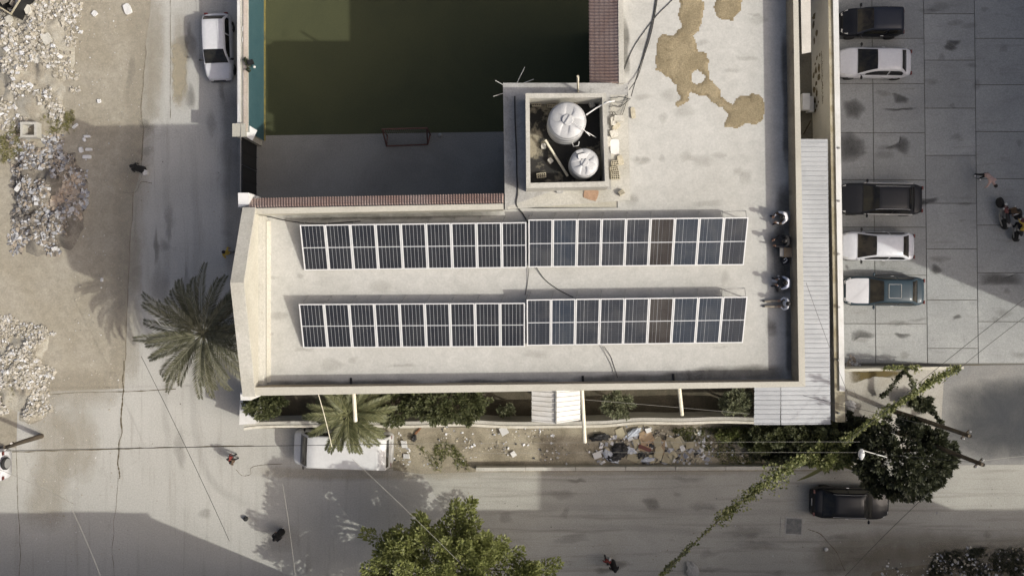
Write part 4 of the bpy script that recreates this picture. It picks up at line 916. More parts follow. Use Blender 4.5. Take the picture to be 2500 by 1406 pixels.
def car(label, loc, rz, L, Wd, H, hood, rf0, rf1, deck, mat, zb=.93, wr=.70, hoodz=.78, roofmat=None, hoodmat=None, glass=None, name='parked_car', group=None, rails=False, sunroof=False, boxy=False, trim=False, spare=False):
    """hood, rf0, rf1, deck: distances from the nose to windscreen base, roof front, roof rear and rear glass base"""
    t = thing(name, label, 'van' if boxy == 'van' else 'car', loc, rz, group); glass = glass or m_carglass; hw = Wd / 2
    X = lambda d: L / 2 - d
    def top(d):
        if d < hood: return hoodz - .16 + (zb - .02 - hoodz + .16) * sstep((d + .15) / (hood + .15)) ** .7 if d > .0 else hoodz - .16
        if d <= deck: return zb
        return zb - .05 * sstep((d - deck) / max(L - deck, .01))
    rc = .8 if not boxy else .3
    def wid(d):
        f = min(d, L - d); k = 1.0
        if f < rc: k = 1 - (.30 if d < L / 2 else .22) * (1 - f / rc) ** 2.4
        return hw * k
    ds = [0, .02, .07, .16, .3, .5]; n = 16
    ds += [.5 + (L - 1) * k / n for k in range(1, n)] + [L - .5, L - .3, L - .16, L - .07, L - .02, L]
    b = B(); ns = 0; S = []
    for d in ds:
        zt, w = top(d), wid(d); e = min(d, L - d); dr = .22 * (1 - min(1, e / .16)) ** 2 if e < .16 else 0; zt -= dr
        sec = [(0, zt + .03), (.5 * w, zt + .022), (.8 * w, zt), (.93 * w, zt - .05), (w * .985, zt - .14), (w, .55), (w * .985, .38), (w * .93, .24), (w * .7, .2)]
        S.append([Vector((X(d), y, max(z, .2))) for y, z in sec] + [Vector((X(d), -y, max(z, .2))) for y, z in sec[:0:-1]])
    m = len(S[0]); vs = [p for s in S for p in s]
    fs = [(i * m + k, (i + 1) * m + k, (i + 1) * m + (k + 1) % m, i * m + (k + 1) % m) for i in range(len(S) - 1) for k in range(m)]
    fs += [tuple(range(m)), tuple(range(len(S) * m - 1, (len(S) - 1) * m - 1, -1))]
    b.add(vs, fs)
    body = part('body', b, mat, t, smooth=True, fix=True)
    # hood as its own panel, 8 mm proud with a shut line round it
    b = B()
    def hf(u, v):
        d = .13 + (hood - .16) * u; w = wid(d) * .84; y = (v - .5) * 2 * w; yy = abs(y) / max(wid(d), .01)
        z = top(d) + .03 - (.008 * (yy / .5) if yy < .5 else .008 + .022 * (yy - .5) / .3) + .012
        return Vector((X(d), y, z))
    b.grid(hf, 8, 10); part('hood', b, hoodmat or mat, t, smooth=True)
    # cabin
    wb = hw * .93; wt = hw * wr
    def cab(d):
        """height and half-width of the cabin outline at distance d"""
        if d <= rf0: k = (d - hood) / (rf0 - hood); kk = 1 - (1 - k) ** 1.25
        elif d >= rf1: k = (deck - d) / (deck - rf1); kk = 1 - (1 - k) ** 1.25
        else: kk = 1.0
        zc = .035 * sin(pi * (d - rf0) / (rf1 - rf0)) if rf0 < d < rf1 else 0
        kk = max(0, min(1, kk)); return zb + (H - .035 - zb) * kk + zc, wb * .97 + (wt - wb * .97) * kk
    cds = [hood + (rf0 - hood) * k / 6 for k in range(6)] + [rf0 + (rf1 - rf0) * k / 8 for k in range(8)] + [rf1 + (deck - rf1) * k / 6 for k in range(7)]
    b = B(); S = []
    for d in cds:
        z, w = cab(d); z = max(z, zb + .005)
        half = [(0, z + .02), (w * .55, z + .012), (w * .9, z - .012), (w, z - .05 * min(1, (z - zb) / .1)), (w + (wb - w) * .5, (z + zb) / 2 - .01), (wb, zb - .06)]
        S.append([Vector((X(d), y, q)) for y, q in half] + [Vector((X(d), -y, q)) for y, q in half[:0:-1]])
    m = len(S[0]); b.add([p for s in S for p in s], [(i * m + k, (i + 1) * m + k, (i + 1) * m + (k + 1) % m, i * m + (k + 1) % m) for i in range(len(S) - 1) for k in range(m)])
    cabin = part('cabin', b, roofmat or mat, t, smooth=True, fix=True)
    def gpatch(nm, d0, d1, f0, f1, par):
        b = B()
        def fn(u, v):
            d = d0 + (d1 - d0) * u; z, w = cab(d); y = (v - .5) * 2 * w * (f0 + (f1 - f0) * u); yy = abs(y) / w
            zz_ = z + .02 - (.008 * yy / .55 if yy < .55 else .008 + .024 * (yy - .55) / .35)
            return Vector((X(d), y, zz_ + .014))
        b.grid(fn, 8, 12); return part(nm, b, glass, par, smooth=True)
    gpatch('windscreen', hood + .03, rf0 - .02, .93, .9, t); gpatch('rear_window', deck - .05, rf1 + .03, .86, .86, t)
    for s in (-1, 1):
        mid = (rf0 + rf1) / 2 + .05
        for d0, d1 in ((hood + .45 * (rf0 - hood), mid - .04), (mid + .04, rf1 + .45 * (deck - rf1))):
            b = B()
            def fn(u, v):
                d = d0 + (d1 - d0) * u; z, w = cab(d); zt = z - .085; v2 = .08 + .84 * v
                zz_ = zb + .01 + max(0.0, zt - zb - .01) * v2; k = (zz_ - zb) / max(z - zb, .05); y = wb + (w - wb) * k + .016
                return Vector((X(d), s * y, zz_))
            b.grid(fn, 6, 4); part('side_window', b, m_carglass, t, smooth=True)
        if trim or rails:
            b = B(); pts = [(X(d), s * (cab(d)[1] * .97), cab(d)[0] + .0) for d in [rf0 - .25 * (rf0 - hood) + (rf1 + .2 * (deck - rf1) - rf0 + .25 * (rf0 - hood)) * k / 10 for k in range(11)]]
            part('roof_rail', b.tube(pts, .014, 4), m_trim, t)
        if trim: part('sill_trim', B().tube([(X(hood + .1), s * (hw * .985), zb - .05), (X(deck - .1), s * (hw * .985), zb - .05)], .03, 4), m_white, t)
        # lights, mirror, wheels
        b = B()
        def lf(u, v): d = .06 + .34 * u; w = wid(d); return Vector((X(d), s * w * (.66 + .29 * v - .06 * (1 - u)), top(d) - .02 - .05 * v + .02 * u + .018))
        part('headlight', b.grid(lf, 3, 3), m_lamp, t, smooth=True)
        part('tail_light', B().box((X(L - .05), s * wid(L - .1) * .86, zb - .12), (.07, .2, .12)), m_tail, t)
        mr = part('mirror', B().ico((X(hood + .22), s * (hw + .1), zb + .08), .1, sub=2, sq=(.7, 1.1, .75)), m_black if mat.name.startswith('white') else mat, t, smooth=True)
        part('mirror_arm', B().tube([(X(hood + .2), s * (hw - .06), zb + .04), (X(hood + .22), s * (hw + .06), zb + .06)], .02, 4), m_black, mr)
        for d in (.17 * L + .05, .82 * L):
            ax = Matrix.Rotation(pi / 2 * -s, 3, 'X'); wh = part('wheel', B().lathe([(.2, -.09), (.29, -.1), (.315, -.05), (.315, .05), (.29, .1), (.2, .09)], (X(d), s * (hw - .1), .315), 20, ax), m_dark, t, smooth=True)
            part('rim', B().lathe([(.0, .085), (.12, .09), (.2, .08)], (X(d), s * (hw - .1), .315), 12, ax), m_rim, wh)
        part('door_handle', B().box((X(mid - .15), s * (hw + .005), zb - .13), (.16, .03, .03)), m_trim, t)
    part('grille', B().box((X(.03), 0, .52), (.06, Wd * .42, .14)), m_black, t)
    part('number_plate', B().box((X(L - .01), 0, .6), (.03, .42, .12)), m_white, t)
    if sunroof:
        d0, d1 = rf0 + .25, rf0 + .95; b = B(); w = wt * .62
        for a, c in (((d0, -w), (d0, w)), ((d1, -w), (d1, w)), ((d0, -w), (d1, -w)), ((d0, w), (d1, w))):
            b.tube([(X(a[0]), a[1], cab(a[0])[0] + .03), (X(c[0]), c[1], cab(c[0])[0] + .03)], .016, 4)
        part('sunroof_seal', b, m_trim, cabin)
    if spare:
        ax = Matrix.Rotation(-pi / 2, 3, 'Y'); w_ = part('spare_wheel', B().lathe([(.12, -.1), (.3, -.11), (.36, -.05), (.36, .06), (.3, .11), (.12, .1)], (X(L) - .14, -.15, 1.0), 24, ax), m_dark, t, smooth=True)
        part('cover', B().lathe([(0, .13), (.2, .13), (.28, .115)], (X(L) - .14, -.15, 1.0), 20, ax), m_rim, w_)
    return t
pw = paint('white_car_paint', (0.62, 0.62, 0.635), .3); pw2 = paint('white_car_paint_cool', (0.58, 0.59, 0.62), .35)
pk = paint('black_car_paint', (0.012, 0.013, 0.016), .25, .05); pk2 = paint('faded_black_car_paint', (0.021, 0.022, 0.025), .4, .08); pn = paint('dark_navy_car_paint', (0.022, 0.026, 0.038), .35, .05)
pt = paint('dark_teal_car_paint', (0.035, 0.055, 0.07), .35, .08)
def carloc(x0, x1, y0, y1, h=.75, z=ZP):
    c = P((x0 + x1) / 2, (y0 + y1) / 2, h); c.z = z; return c
G = 'cars in the parking area'
car('black compact hatchback parked nearest the upper edge', carloc(2056, 2207, 20, 86, .9), pi, 3.66, 1.62, 1.52, .85, 1.62, 3.3, 3.56, pk, wr=.78, roofmat=pn, glass=m_carint, group=G)
car('white sedan parked beside the black hatchback', carloc(2047, 2223, 117, 189), pi - .01, 4.25, 1.72, 1.46, 1.02, 2.02, 3.38, 3.88, pw, wr=.72, group=G)
car('faded black sedan with bright window trim parked mid-lot', carloc(2048, 2251, 448, 524), pi - .015, 4.85, 1.82, 1.42, 1.3, 2.08, 3.75, 4.3, pk2, wr=.74, trim=True, glass=m_carglass, group=G)
car('white sedan parked between the black and the two-tone sedan', carloc(2053, 2231, 567, 635), pi - .01, 4.27, 1.68, 1.42, .86, 1.82, 3.3, 3.87, pw2, wr=.72, glass=m_carint, group=G)
car('dark teal sedan with a white bonnet and sunroof outline', carloc(2060, 2256, 675, 746), pi - .01, 4.66, 1.72, 1.4, 1.38, 2.05, 3.66, 4.18, pt, wr=.73, hoodmat=pw, glass=m_carint, sunroof=True, group=G)
car('black sedan with silver roof trim standing on the road', carloc(1985, 2172, 1191, 1266, .75, .012), -.025, 4.5, 1.8, 1.45, 1.12, 1.82, 3.42, 4.02, pk, wr=.74, rails=True, name='sedan')
car('white estate car with dark rear window on the side street', carloc(495, 566, 33, 195, .8, .01), -pi / 2 + .035, 3.92, 1.62, 1.5, .92, 1.62, 3.3, 3.72, pw, wr=.78, zb=.92, name='estate_car')
car('white off-road car with spare wheel, cut by the left edge', carloc(-178, 14, 1100, 1172, .9, .012), pi, 4.4, 1.8, 1.75, 1.1, 1.7, 4.2, 4.34, pw, wr=.84, zb=1.05, boxy=True, spare=True, name='off_road_car')
# minibus
van = car('white minibus with long flat roof parked under the palm', carloc(703, 952, 1057, 1150, 1.9, .012), pi - .035, 5.75, 2.0, 2.2, .5, 1.15, 5.55, 5.7, paint('white_van_paint', (0.62, 0.62, 0.61), .45), zb=1.15, wr=.9, hoodz=1.0, boxy='van', name='minibus')

# motorbike in the parking area
def motorbike(label, loc, rz):
    t = thing('motorbike', label, 'motorbike', loc, rz)
    for x in (-.62, .66):
        ax = Matrix.Rotation(pi / 2, 3, 'X'); w = part('wheel', B().lathe([(.22, -.05), (.29, -.05), (.31, 0), (.29, .05), (.22, .05)], (x, 0, .31), 20, ax), m_dark, t, smooth=True)
        b = B(); [b.tube([(x, 0, .31), (x + .24 * cos(a), 0, .31 + .24 * sin(a))], .012, 4) for a in [2 * pi * k / 8 for k in range(8)]]; part('spokes', b, m_steel, w)
        part('mudguard', B().grid(lambda u, v: Vector((x + .35 * cos(.3 + 2.4 * u), (v - .5) * .13, .31 + .35 * sin(.3 + 2.4 * u))), 8, 2), m_black, t)
    part('frame', B().tube([(.42, 0, .85), (.1, 0, .62), (0, 0, .35), (-.35, 0, .35), (-.5, 0, .7)], .035, 6).tube([(.42, 0, .85), (.66, 0, .31)], .03, 6).tube([(-.5, 0, .7), (-.62, 0, .31)], .025, 6), m_black, t)
    part('engine', B().box((.05, 0, .42), (.34, .26, .26)), m_steel, t)
    part('fuel_tank', B().ico((.22, 0, .82), .2, sub=2, sq=(1.3, .75, .6)), paint('motorbike_red', (.12, .02, .015)), t, smooth=True)
    part('seat', B().ico((-.28, 0, .8), .2, sub=2, sq=(1.9, .65, .4)), m_dark, t, smooth=True)
    h = part('handlebar', B().tube([(.25, -.38, 1.02), (.38, -.15, 1.0), (.42, 0, .98), (.38, .15, 1.0), (.25, .38, 1.02)], .018, 6), m_steel, t)
    part('headlight', B().ico((.52, 0, .9), .09, sub=2), m_lamp, t, smooth=True); part('exhaust', B().tube([(.05, .13, .3), (-.3, .16, .3), (-.7, .16, .38)], .04, 6), m_steel, t)
    part('rack', B().box((-.68, 0, .78), (.25, .24, .03)), m_steel, t)
    for s in (-1, 1): part('mirror', B().ico((.3, .34 * s, 1.14), .05, sub=1), m_trim, h)
    return t
motorbike('motorbike ridden by the figure in yellow at the right edge', P(2473, 553, 0) + Vector((0, 0, ZP)), pi / 2 - .08)
motorbike('dark motorbike standing left of the one with the rider', P(2437, 524, 0) + Vector((0, 0, ZP)), pi / 2 + .2)

# ------------------------------------------------------------------ people
m_skin = M('skin', (0.30, 0.17, 0.105), .6, grain=.05); m_hair = M('dark_hair', (0.012, 0.01, 0.009), .6, grain=0)
def cloth(name, c): return M('cloth_' + name, c, .9, tuple(k * .8 for k in c), 6, grain=.15)
cW, cK, cBk = cloth('white', (.68, .68, .70)), cloth('black', (.012, .012, .013)), cloth('dark', (.03, .03, .034))
cBr, cY, cR, cP, cG, cBl = cloth('brown', (.1, .065, .04)), cloth('yellow', (.5, .36, .07)), cloth('red', (.2, .035, .03)), cloth('pink', (.55, .38, .33)), cloth('grey', (.2, .2, .2)), cloth('blue', (.1, .13, .2))
# joints: forward is +x, left is +y
def pose_stand(h=1.7, step=.12, arm=.1, lean=0.0):
    s = h / 1.7
    J = dict(pelvis=(0, 0, .93), waist=(.0 + lean * .12, 0, 1.08), chest=(.01 + lean * .35, 0, 1.30 - lean * .06), neck=(.01 + lean * .55, 0, 1.47 - lean * .14), head=(.04 + lean * .66, 0, 1.55 - lean * .18), crown=(.03 + lean * .76, 0, 1.65 - lean * .22))
    for k, y in (('l', 1), ('r', -1)):
        f = step * y
        J['sh' + k] = (.0 + lean * .45, .17 * y, 1.40 - lean * .1); J['el' + k] = (-arm * y + lean * .5, .25 * y, 1.13 - lean * .1); J['wr' + k] = (-arm * y * .3 + .06 + lean * .55, .25 * y, .9); J['ha' + k] = (-arm * y * .2 + .09 + lean * .56, .245 * y, .82)
        J['hi' + k] = (0, .09 * y, .88); J['kn' + k] = (f * .7 + .03, .095 * y, .49); J['an' + k] = (f * 1.1, .095 * y, .09); J['to' + k] = (f * 1.1 + .16, .105 * y, .035)
    return {k: Vector(v) * s for k, v in J.items()}
def pose_sit(knee=.46, out=.72, seat=.2, hunch=.1, spread=.1, armf=.3):
    z = seat
    J = dict(pelvis=(0, 0, z), waist=(.0, 0, z + .16), chest=(hunch * .6, 0, z + .38), neck=(hunch * 1.3, 0, z + .54), head=(hunch * 1.7 + .02, 0, z + .62), crown=(hunch * 1.8 + .02, 0, z + .72))
    for k, y in (('l', 1), ('r', -1)):
        J['sh' + k] = (hunch * .9, .17 * y, z + .47); J['el' + k] = (hunch + armf * .4, .26 * y, z + .24); J['wr' + k] = (hunch + armf, .16 * y, z + .24); J['ha' + k] = (hunch + armf + .08, .12 * y, z + .23)
        J['hi' + k] = (.04, .1 * y, z + .01); J['kn' + k] = (knee, (.1 + spread) * y, z + .3 if out < knee + .35 else .16); J['an' + k] = (out, (.09 + spread * .5) * y, .08); J['to' + k] = (out + .15, (.1 + spread * .7) * y, .05)
    return {k: Vector(v) for k, v in J.items()}
EDG = [('pelvis', 'waist', 'top'), ('waist', 'chest', 'top'), ('chest', 'neck', 'top'), ('neck', 'head', 'skin'), ('head', 'crown', 'head')] + [e for k in 'lr' for e in (('chest', 'sh' + k, 'top'), ('sh' + k, 'el' + k, 'top'), ('el' + k, 'wr' + k, 'arm'), ('wr' + k, 'ha' + k, 'skin'), ('pelvis', 'hi' + k, 'leg'), ('hi' + k, 'kn' + k, 'leg'), ('kn' + k, 'an' + k, 'leg'), ('an' + k, 'to' + k, 'foot'))]
RAD = dict(pelvis=(.15, .12), waist=(.145, .105), chest=(.165, .115), neck=(.06, .06), head=(.085, .09), crown=(.07, .075), sh=(.07, .07), el=(.048, .048), wr=(.034, .034), ha=(.036, .028), hi=(.095, .095), kn=(.062, .062), an=(.045, .045), to=(.04, .035))
def person(label, loc, rz, J, top, leg, arm=None, foot=None, hair=True, robe=None, scarf=None, s=1.0, group=None):
    t = thing('person', label, 'person', loc, rz, group)
    names = list(J); me = bpy.data.meshes.new('tmp'); me.from_pydata([tuple(J[n] * 1.0) for n in names], [(names.index(a), names.index(b_)) for a, b_, _ in EDG], [])
    ob = bpy.data.objects.new('tmp', me); COL.objects.link(ob); ob.modifiers.new('skin', 'SKIN').use_smooth_shade = True; sb = ob.modifiers.new('sub', 'SUBSURF'); sb.levels = 1; sb.render_levels = 1
    for i, n in enumerate(names):
        rr = RAD[n if n in RAD else n[:2]]; me.skin_vertices[0].data[i].radius = (rr[0] * s, rr[1] * s); me.skin_vertices[0].data[i].use_root = n == 'pelvis'
    dg = bpy.context.evaluated_depsgraph_get(); ev = ob.evaluated_get(dg); bm = bmesh.new(); bm.from_mesh(ev.to_mesh()); ev.to_mesh_clear(); bpy.data.objects.remove(ob)
    # fingers and thumb on each hand, nose and ears on the head
    def stub(p0, p1, p2, r0):
        bb = B().tube([p0, p1, p2], [r0, r0 * .9, r0 * .6], 5); vv = [bm.verts.new(v) for v in bb.v]
        for f in bb.f: bm.faces.new([vv[k] for k in f])
    for k in 'lr':
        w, h = J['wr' + k], J['ha' + k]; d = (h - w).normalized(); sd = d.cross(Vector((0, 0, 1)))
        sd = sd.normalized() if sd.length > .1 else Vector((1, 0, 0)); dn = d.cross(sd)
        for q in range(4): o = sd * ((q - 1.5) * .019 * s); ln = (.055, .065, .06, .045)[q] * s; stub(h + o - d * .01, h + o + d * ln * .6 + dn * .008, h + o + d * ln + dn * .025, .0085 * s)
        stub(w + d * .03 + sd * .03, w + d * .06 + sd * .06, w + d * .095 + sd * .055 + dn * .01, .0095 * s)
    hd, cr = J['head'], J['crown']; up = (cr - hd).normalized(); fw = Vector((1, 0, 0)) - up * up.x; fw = fw.normalized() if fw.length > .1 else Vector((0, 0, -1)); sd = up.cross(fw)
    stub(hd + fw * .07 + up * .03, hd + fw * .1 + up * .012, hd + fw * .112, .013 * s)
    for q in (-1, 1): stub(hd + sd * .075 * q + up * .03, hd + sd * .092 * q + up * .012, hd + sd * .085 * q - up * .02, .014 * s)
    me2 = bpy.data.meshes.new('body'); mats = [top, leg, arm or top, foot or cBk, m_skin]; ids = dict(top=0, leg=1, arm=2, foot=3, skin=4, head=4)
    for f in bm.faces:
        c = f.calc_center_median(); best = None
        for a, b_, k in EDG:
            p, q = J[a], J[b_]; dd = q - p; tt = max(0, min(1, (c - p).dot(dd) / dd.length_squared)); ds_ = (c - p - dd * tt).length / RAD[a if a in RAD else a[:2]][0]
            if best is None or ds_ < best[0]: best = (ds_, k)
        f.material_index = ids[best[1]]; f.smooth = True
    bm.to_mesh(me2); bm.free()
    for m in mats: me2.materials.append(m)
    bo = bpy.data.objects.new('body', me2); COL.objects.link(bo); bo.parent = t
    def cap(nm, mat, k, drop):
        b = B(); c = hd + up * .045 - fw * .008
        rows = []
        for i in range(6):
            a = i / 5 * (pi / 2 + drop)
            rows.append([c + up * cos(a) * .125 * k * s + (fw * cos(p) + sd * sin(p)) * (sin(a) * .105 * k * s) * (1 if not (cos(p) > .6 and a > 1.25) else .93) for p in [2 * pi * q / 14 for q in range(14)]])
        b.add([p for r_ in rows for p in r_], [(i * 14 + q, i * 14 + (q + 1) % 14, (i + 1) * 14 + (q + 1) % 14, (i + 1) * 14 + q) for i in range(5) for q in range(14)])
        part(nm, b, mat, t, smooth=True)
    if scarf: cap('headscarf', scarf, 1.1, .75)
    elif hair: cap('hair', m_hair, 1.0, .25)
    if robe:
        b = B(); P0 = J['neck']; rows = []; n = 16
        prof = [(J['neck'], .08, .09), (J['chest'] + Vector((0, 0, .06)), .135, .19), (J['chest'], .145, .2), (J['waist'], .14, .165), (J['pelvis'], .16, .18), (Vector((.02, 0, J['pelvis'].z * .5)), .17, .19), (Vector((.03, 0, .06)), .2, .21)]
        for c, rx, ry in prof: rows.append([c + Vector((rx * s * cos(a) * (1 + .05 * sin(5 * a)), ry * s * sin(a) * (1 + .05 * cos(4 * a)), 0)) for a in [2 * pi * k / n for k in range(n)]])
        b.add([p for r_ in rows for p in r_], [(i * n + k, i * n + (k + 1) % n, (i + 1) * n + (k + 1) % n, (i + 1) * n + k) for i in range(len(rows) - 1) for k in range(n)])
        part('robe', b, robe, t, smooth=True)
    return t
GR = 'people sitting along the roof parapet'
def onroof(px, py): c = P(px, py, RZ + .5); c.z = RZ + .012; return c
person('person in white shirt looking down, sitting nearest the upper corner', onroof(1921, 527), pi + .3, pose_sit(.38, .42, .22, .18, .14, .3), cW, cBr, group=GR)
person('person in black crouching beside the tan carton', onroof(1929, 585), pi + .2, pose_sit(.36, .5, .2, .2, .1, .42), cK, cBk, group=GR)
person('person in pale blue shirt with dark trousers, third along the parapet', onroof(1926, 692), pi - .1, pose_sit(.4, .48, .2, .15, .12, .28), cloth('paleblue', (.5, .53, .62)), cBk, group=GR)
person('person in white with legs stretched out, lowest along the parapet', onroof(1923, 741), pi + .02, pose_sit(.45, .82, .12, .04, .03, .2), cW, cloth('tan', (.34, .29, .22)), group=GR)
# seats they use and the small things around them
for k, (x, y, lb) in enumerate(((1923, 527, 'grey stone seat under the uppermost sitting person'), (1931, 585, 'grey stone seat under the person in black'), (1928, 692, 'grey stone seat under the person in pale blue'))):
    lump('stone_block', x, y, RZ + .012, (.3, .4, .13), 0, m_cement, lb, 'block', 50 + k, .08)
bx = thing('carton', 'open tan carton on the roof beside the person in black', 'box', P(1921, 617, RZ) + Vector((0, 0, .012)))
m_card = M('cardboard', (0.42, 0.31, 0.2), .9, (.35, .25, .15), 3, grain=.15)
part('box', B().box((0, 0, .16), (.46, .4, .32)), m_card, bx); part('flap', B().box((-.32, .02, .28), (.2, .4, .015), mat=Matrix.Rotation(.3, 3, 'Y')), m_pale, bx); part('flap', B().box((.27, 0, .3), (.12, .38, .012), mat=Matrix.Rotation(-.4, 3, 'Y')), m_card, bx)
lump('bag', 1919, 637, RZ + .012, (.3, .26, .22), .5, cBk, 'dark bag with pale markings below the carton', 'bag', 60, .25)
rod('bag_strap', [P(1914, 634, RZ + .26), P(1919, 630, RZ + .3), P(1922, 635, RZ + .27), P(1917, 640, RZ + .26), P(1912, 642, RZ + .2)], .02, m_white, 'white strap looped on the dark bag', 'strap')
lump('tool_case', 1897, 705, RZ + .012, (.09, .3, .05), .3, m_black, 'slim black case lying on the roof in front of two people', 'case', 61, .03)
lump('paper', 1891, 686, RZ + .012, (.24, .12, .02), -.2, m_white, 'scrap of white paper lying on the shaded roof', 'paper', 62, .15)
lump('cup', 1901, 674, RZ + .012, (.06, .06, .08), 0, m_white, 'small white cup standing on the shaded roof', 'cup', 63, .05)
# street figures
def ong(px, py, z=.012): c = P(px, py, 0); c.z = z; return c
person('person in long black robe and scarf walking on the side street', ong(352, 416), 2.6, pose_stand(1.62, .1), cK, cK, robe=cK, scarf=cK)
lump('shopping_bag', 353, 421, .012, (.22, .3, .3), .2, m_white, 'white shopping bag carried by the person in black robe', 'bag', 70, .12)
person('person in yellow shirt standing near the building wall', ong(570, 619), 2.3, pose_stand(1.68, .05, .2), cY, cG, arm=m_skin)
person('first of two children walking together, dark red top', ong(575, 1110), 2.9, pose_stand(1.28, .12), cR, cBk, s=.8)
person('second of two children walking together, brown top', ong(580, 1119), 2.9, pose_stand(1.2, .12), cBr, cBk, s=.8)
person('person in long black robe alone on the shaded road', ong(688, 1297), .8, pose_stand(1.6, .1), cK, cK, robe=cK, scarf=cK, foot=cW)
person('person in dark red top at the lower road edge', ong(1478, 1357), 4.4, pose_stand(1.3, .12), cR, cBk, s=.85)
person('person in long black robe beside the one in dark red', ong(1494, 1370), 4.6, pose_stand(1.58, .1), cK, cK, robe=cK, scarf=cK)
lump('carrier_bag', 1490, 1367, .012, (.1, .24, .26), .1, m_white, 'small white carrier bag between the two walkers on the road', 'bag', 71, .15)
person('person in pale pink shirt bending forward in the parking area', ong(2383, 431, ZP), -pi / 2 + .35, pose_stand(1.74, .14, .15, 1.05), cP, cK, foot=cW)
person('person in brown beside the dark motorbike', ong(2447, 520, ZP), -2.6, pose_stand(1.66, .1, .2), cBr, cBk, arm=cW)
rider = pose_sit(.34, .2, .78, .3, .12, .3)
for k, y in (('l', 1), ('r', -1)): rider['an' + k] = Vector((.12, .2 * y, .36)); rider['to' + k] = Vector((.27, .22 * y, .33)); rider['kn' + k] = Vector((.42, .22 * y, .72)); rider['wr' + k] = Vector((.5, .34 * y, 1.06)); rider['ha' + k] = Vector((.56, .36 * y, 1.05)); rider['el' + k] = Vector((.36, .3 * y, 1.12))
person('rider in yellow shirt and white cap sitting on the motorbike', P(2473, 553, 0) + (0, 0, 0) if False else P(2471.5, 563, 0) + Vector((0, 0, ZP)), pi / 2 - .08, rider, cY, cK, scarf=cW)
single('ball', B().ico(P(600, 1266, .15) , .145, sub=3), m_dark, 'round black ball lying on the road near the tree shade', 'ball', smooth=True)
# ------------------------------------------------------------------ vegetation
lf_bright = M_leaf('leaf_bright', [(.108, .125, .036), (.18, .20, .06), (.255, .27, .10), (.14, .158, .046)], .5, .3)
lf_dark = M_leaf('leaf_dark', [(.028, .034, .018), (.045, .052, .026), (.075, .08, .042), (.036, .042, .02)], .5, .2)
lf_mid = M_leaf('leaf_mid', [(.055, .066, .027), (.09, .102, .042), (.14, .148, .07), (.07, .08, .032)], .5, .25)
lf_grey = M_leaf('leaf_greygreen', [(0.102, 0.116, 0.058), (0.160, 0.174, 0.094), (0.232, 0.239, 0.145), (0.087, 0.099, 0.049)], .6, .2)
lf_palm = M_leaf('palm_leaflet', [(.06, .06, .034), (.10, .10, .06), (.18, .175, .115), (.075, .075, .042)], .5, .15)
lf_palm2 = M_leaf('garden_palm_leaflet', [(.07, .078, .034), (.12, .128, .058), (.19, .19, .095), (.06, .066, .028)], .5, .2)
lf_vine = M_leaf('vine_leaf', [(0.065, 0.084, 0.023), (0.123, 0.145, 0.043), (0.246, 0.261, 0.094), (0.348, 0.348, 0.160), (0.087, 0.109, 0.029)], .5, .25)
m_bark = M('bark', (.12, .095, .065), .95, (.08, .062, .042), 4, grain=.3)
def leaf(b, p, d, n, L, Wd):
    """pointed leaf of two triangles pairs folded on its midrib"""
    s = d.cross(n)
    if s.length < 1e-4: s = Vector((1, 0, 0))
    s.normalize(); n = s.cross(d).normalized(); i = len(b.v)
    m = p + d * L * .45 - n * L * .05
    b.v += [tuple(p), tuple(m + s * Wd / 2 + n * Wd * .15), tuple(p + d * L), tuple(m - s * Wd / 2 + n * Wd * .15)]
    b.f.append((i, i + 1, i + 2, i + 3)); b.mi.append(0)
def rvec(r):
    while True:
        v = Vector((r.uniform(-1, 1), r.uniform(-1, 1), r.uniform(-1, 1)))
        if .05 < v.length < 1: return v.normalized()
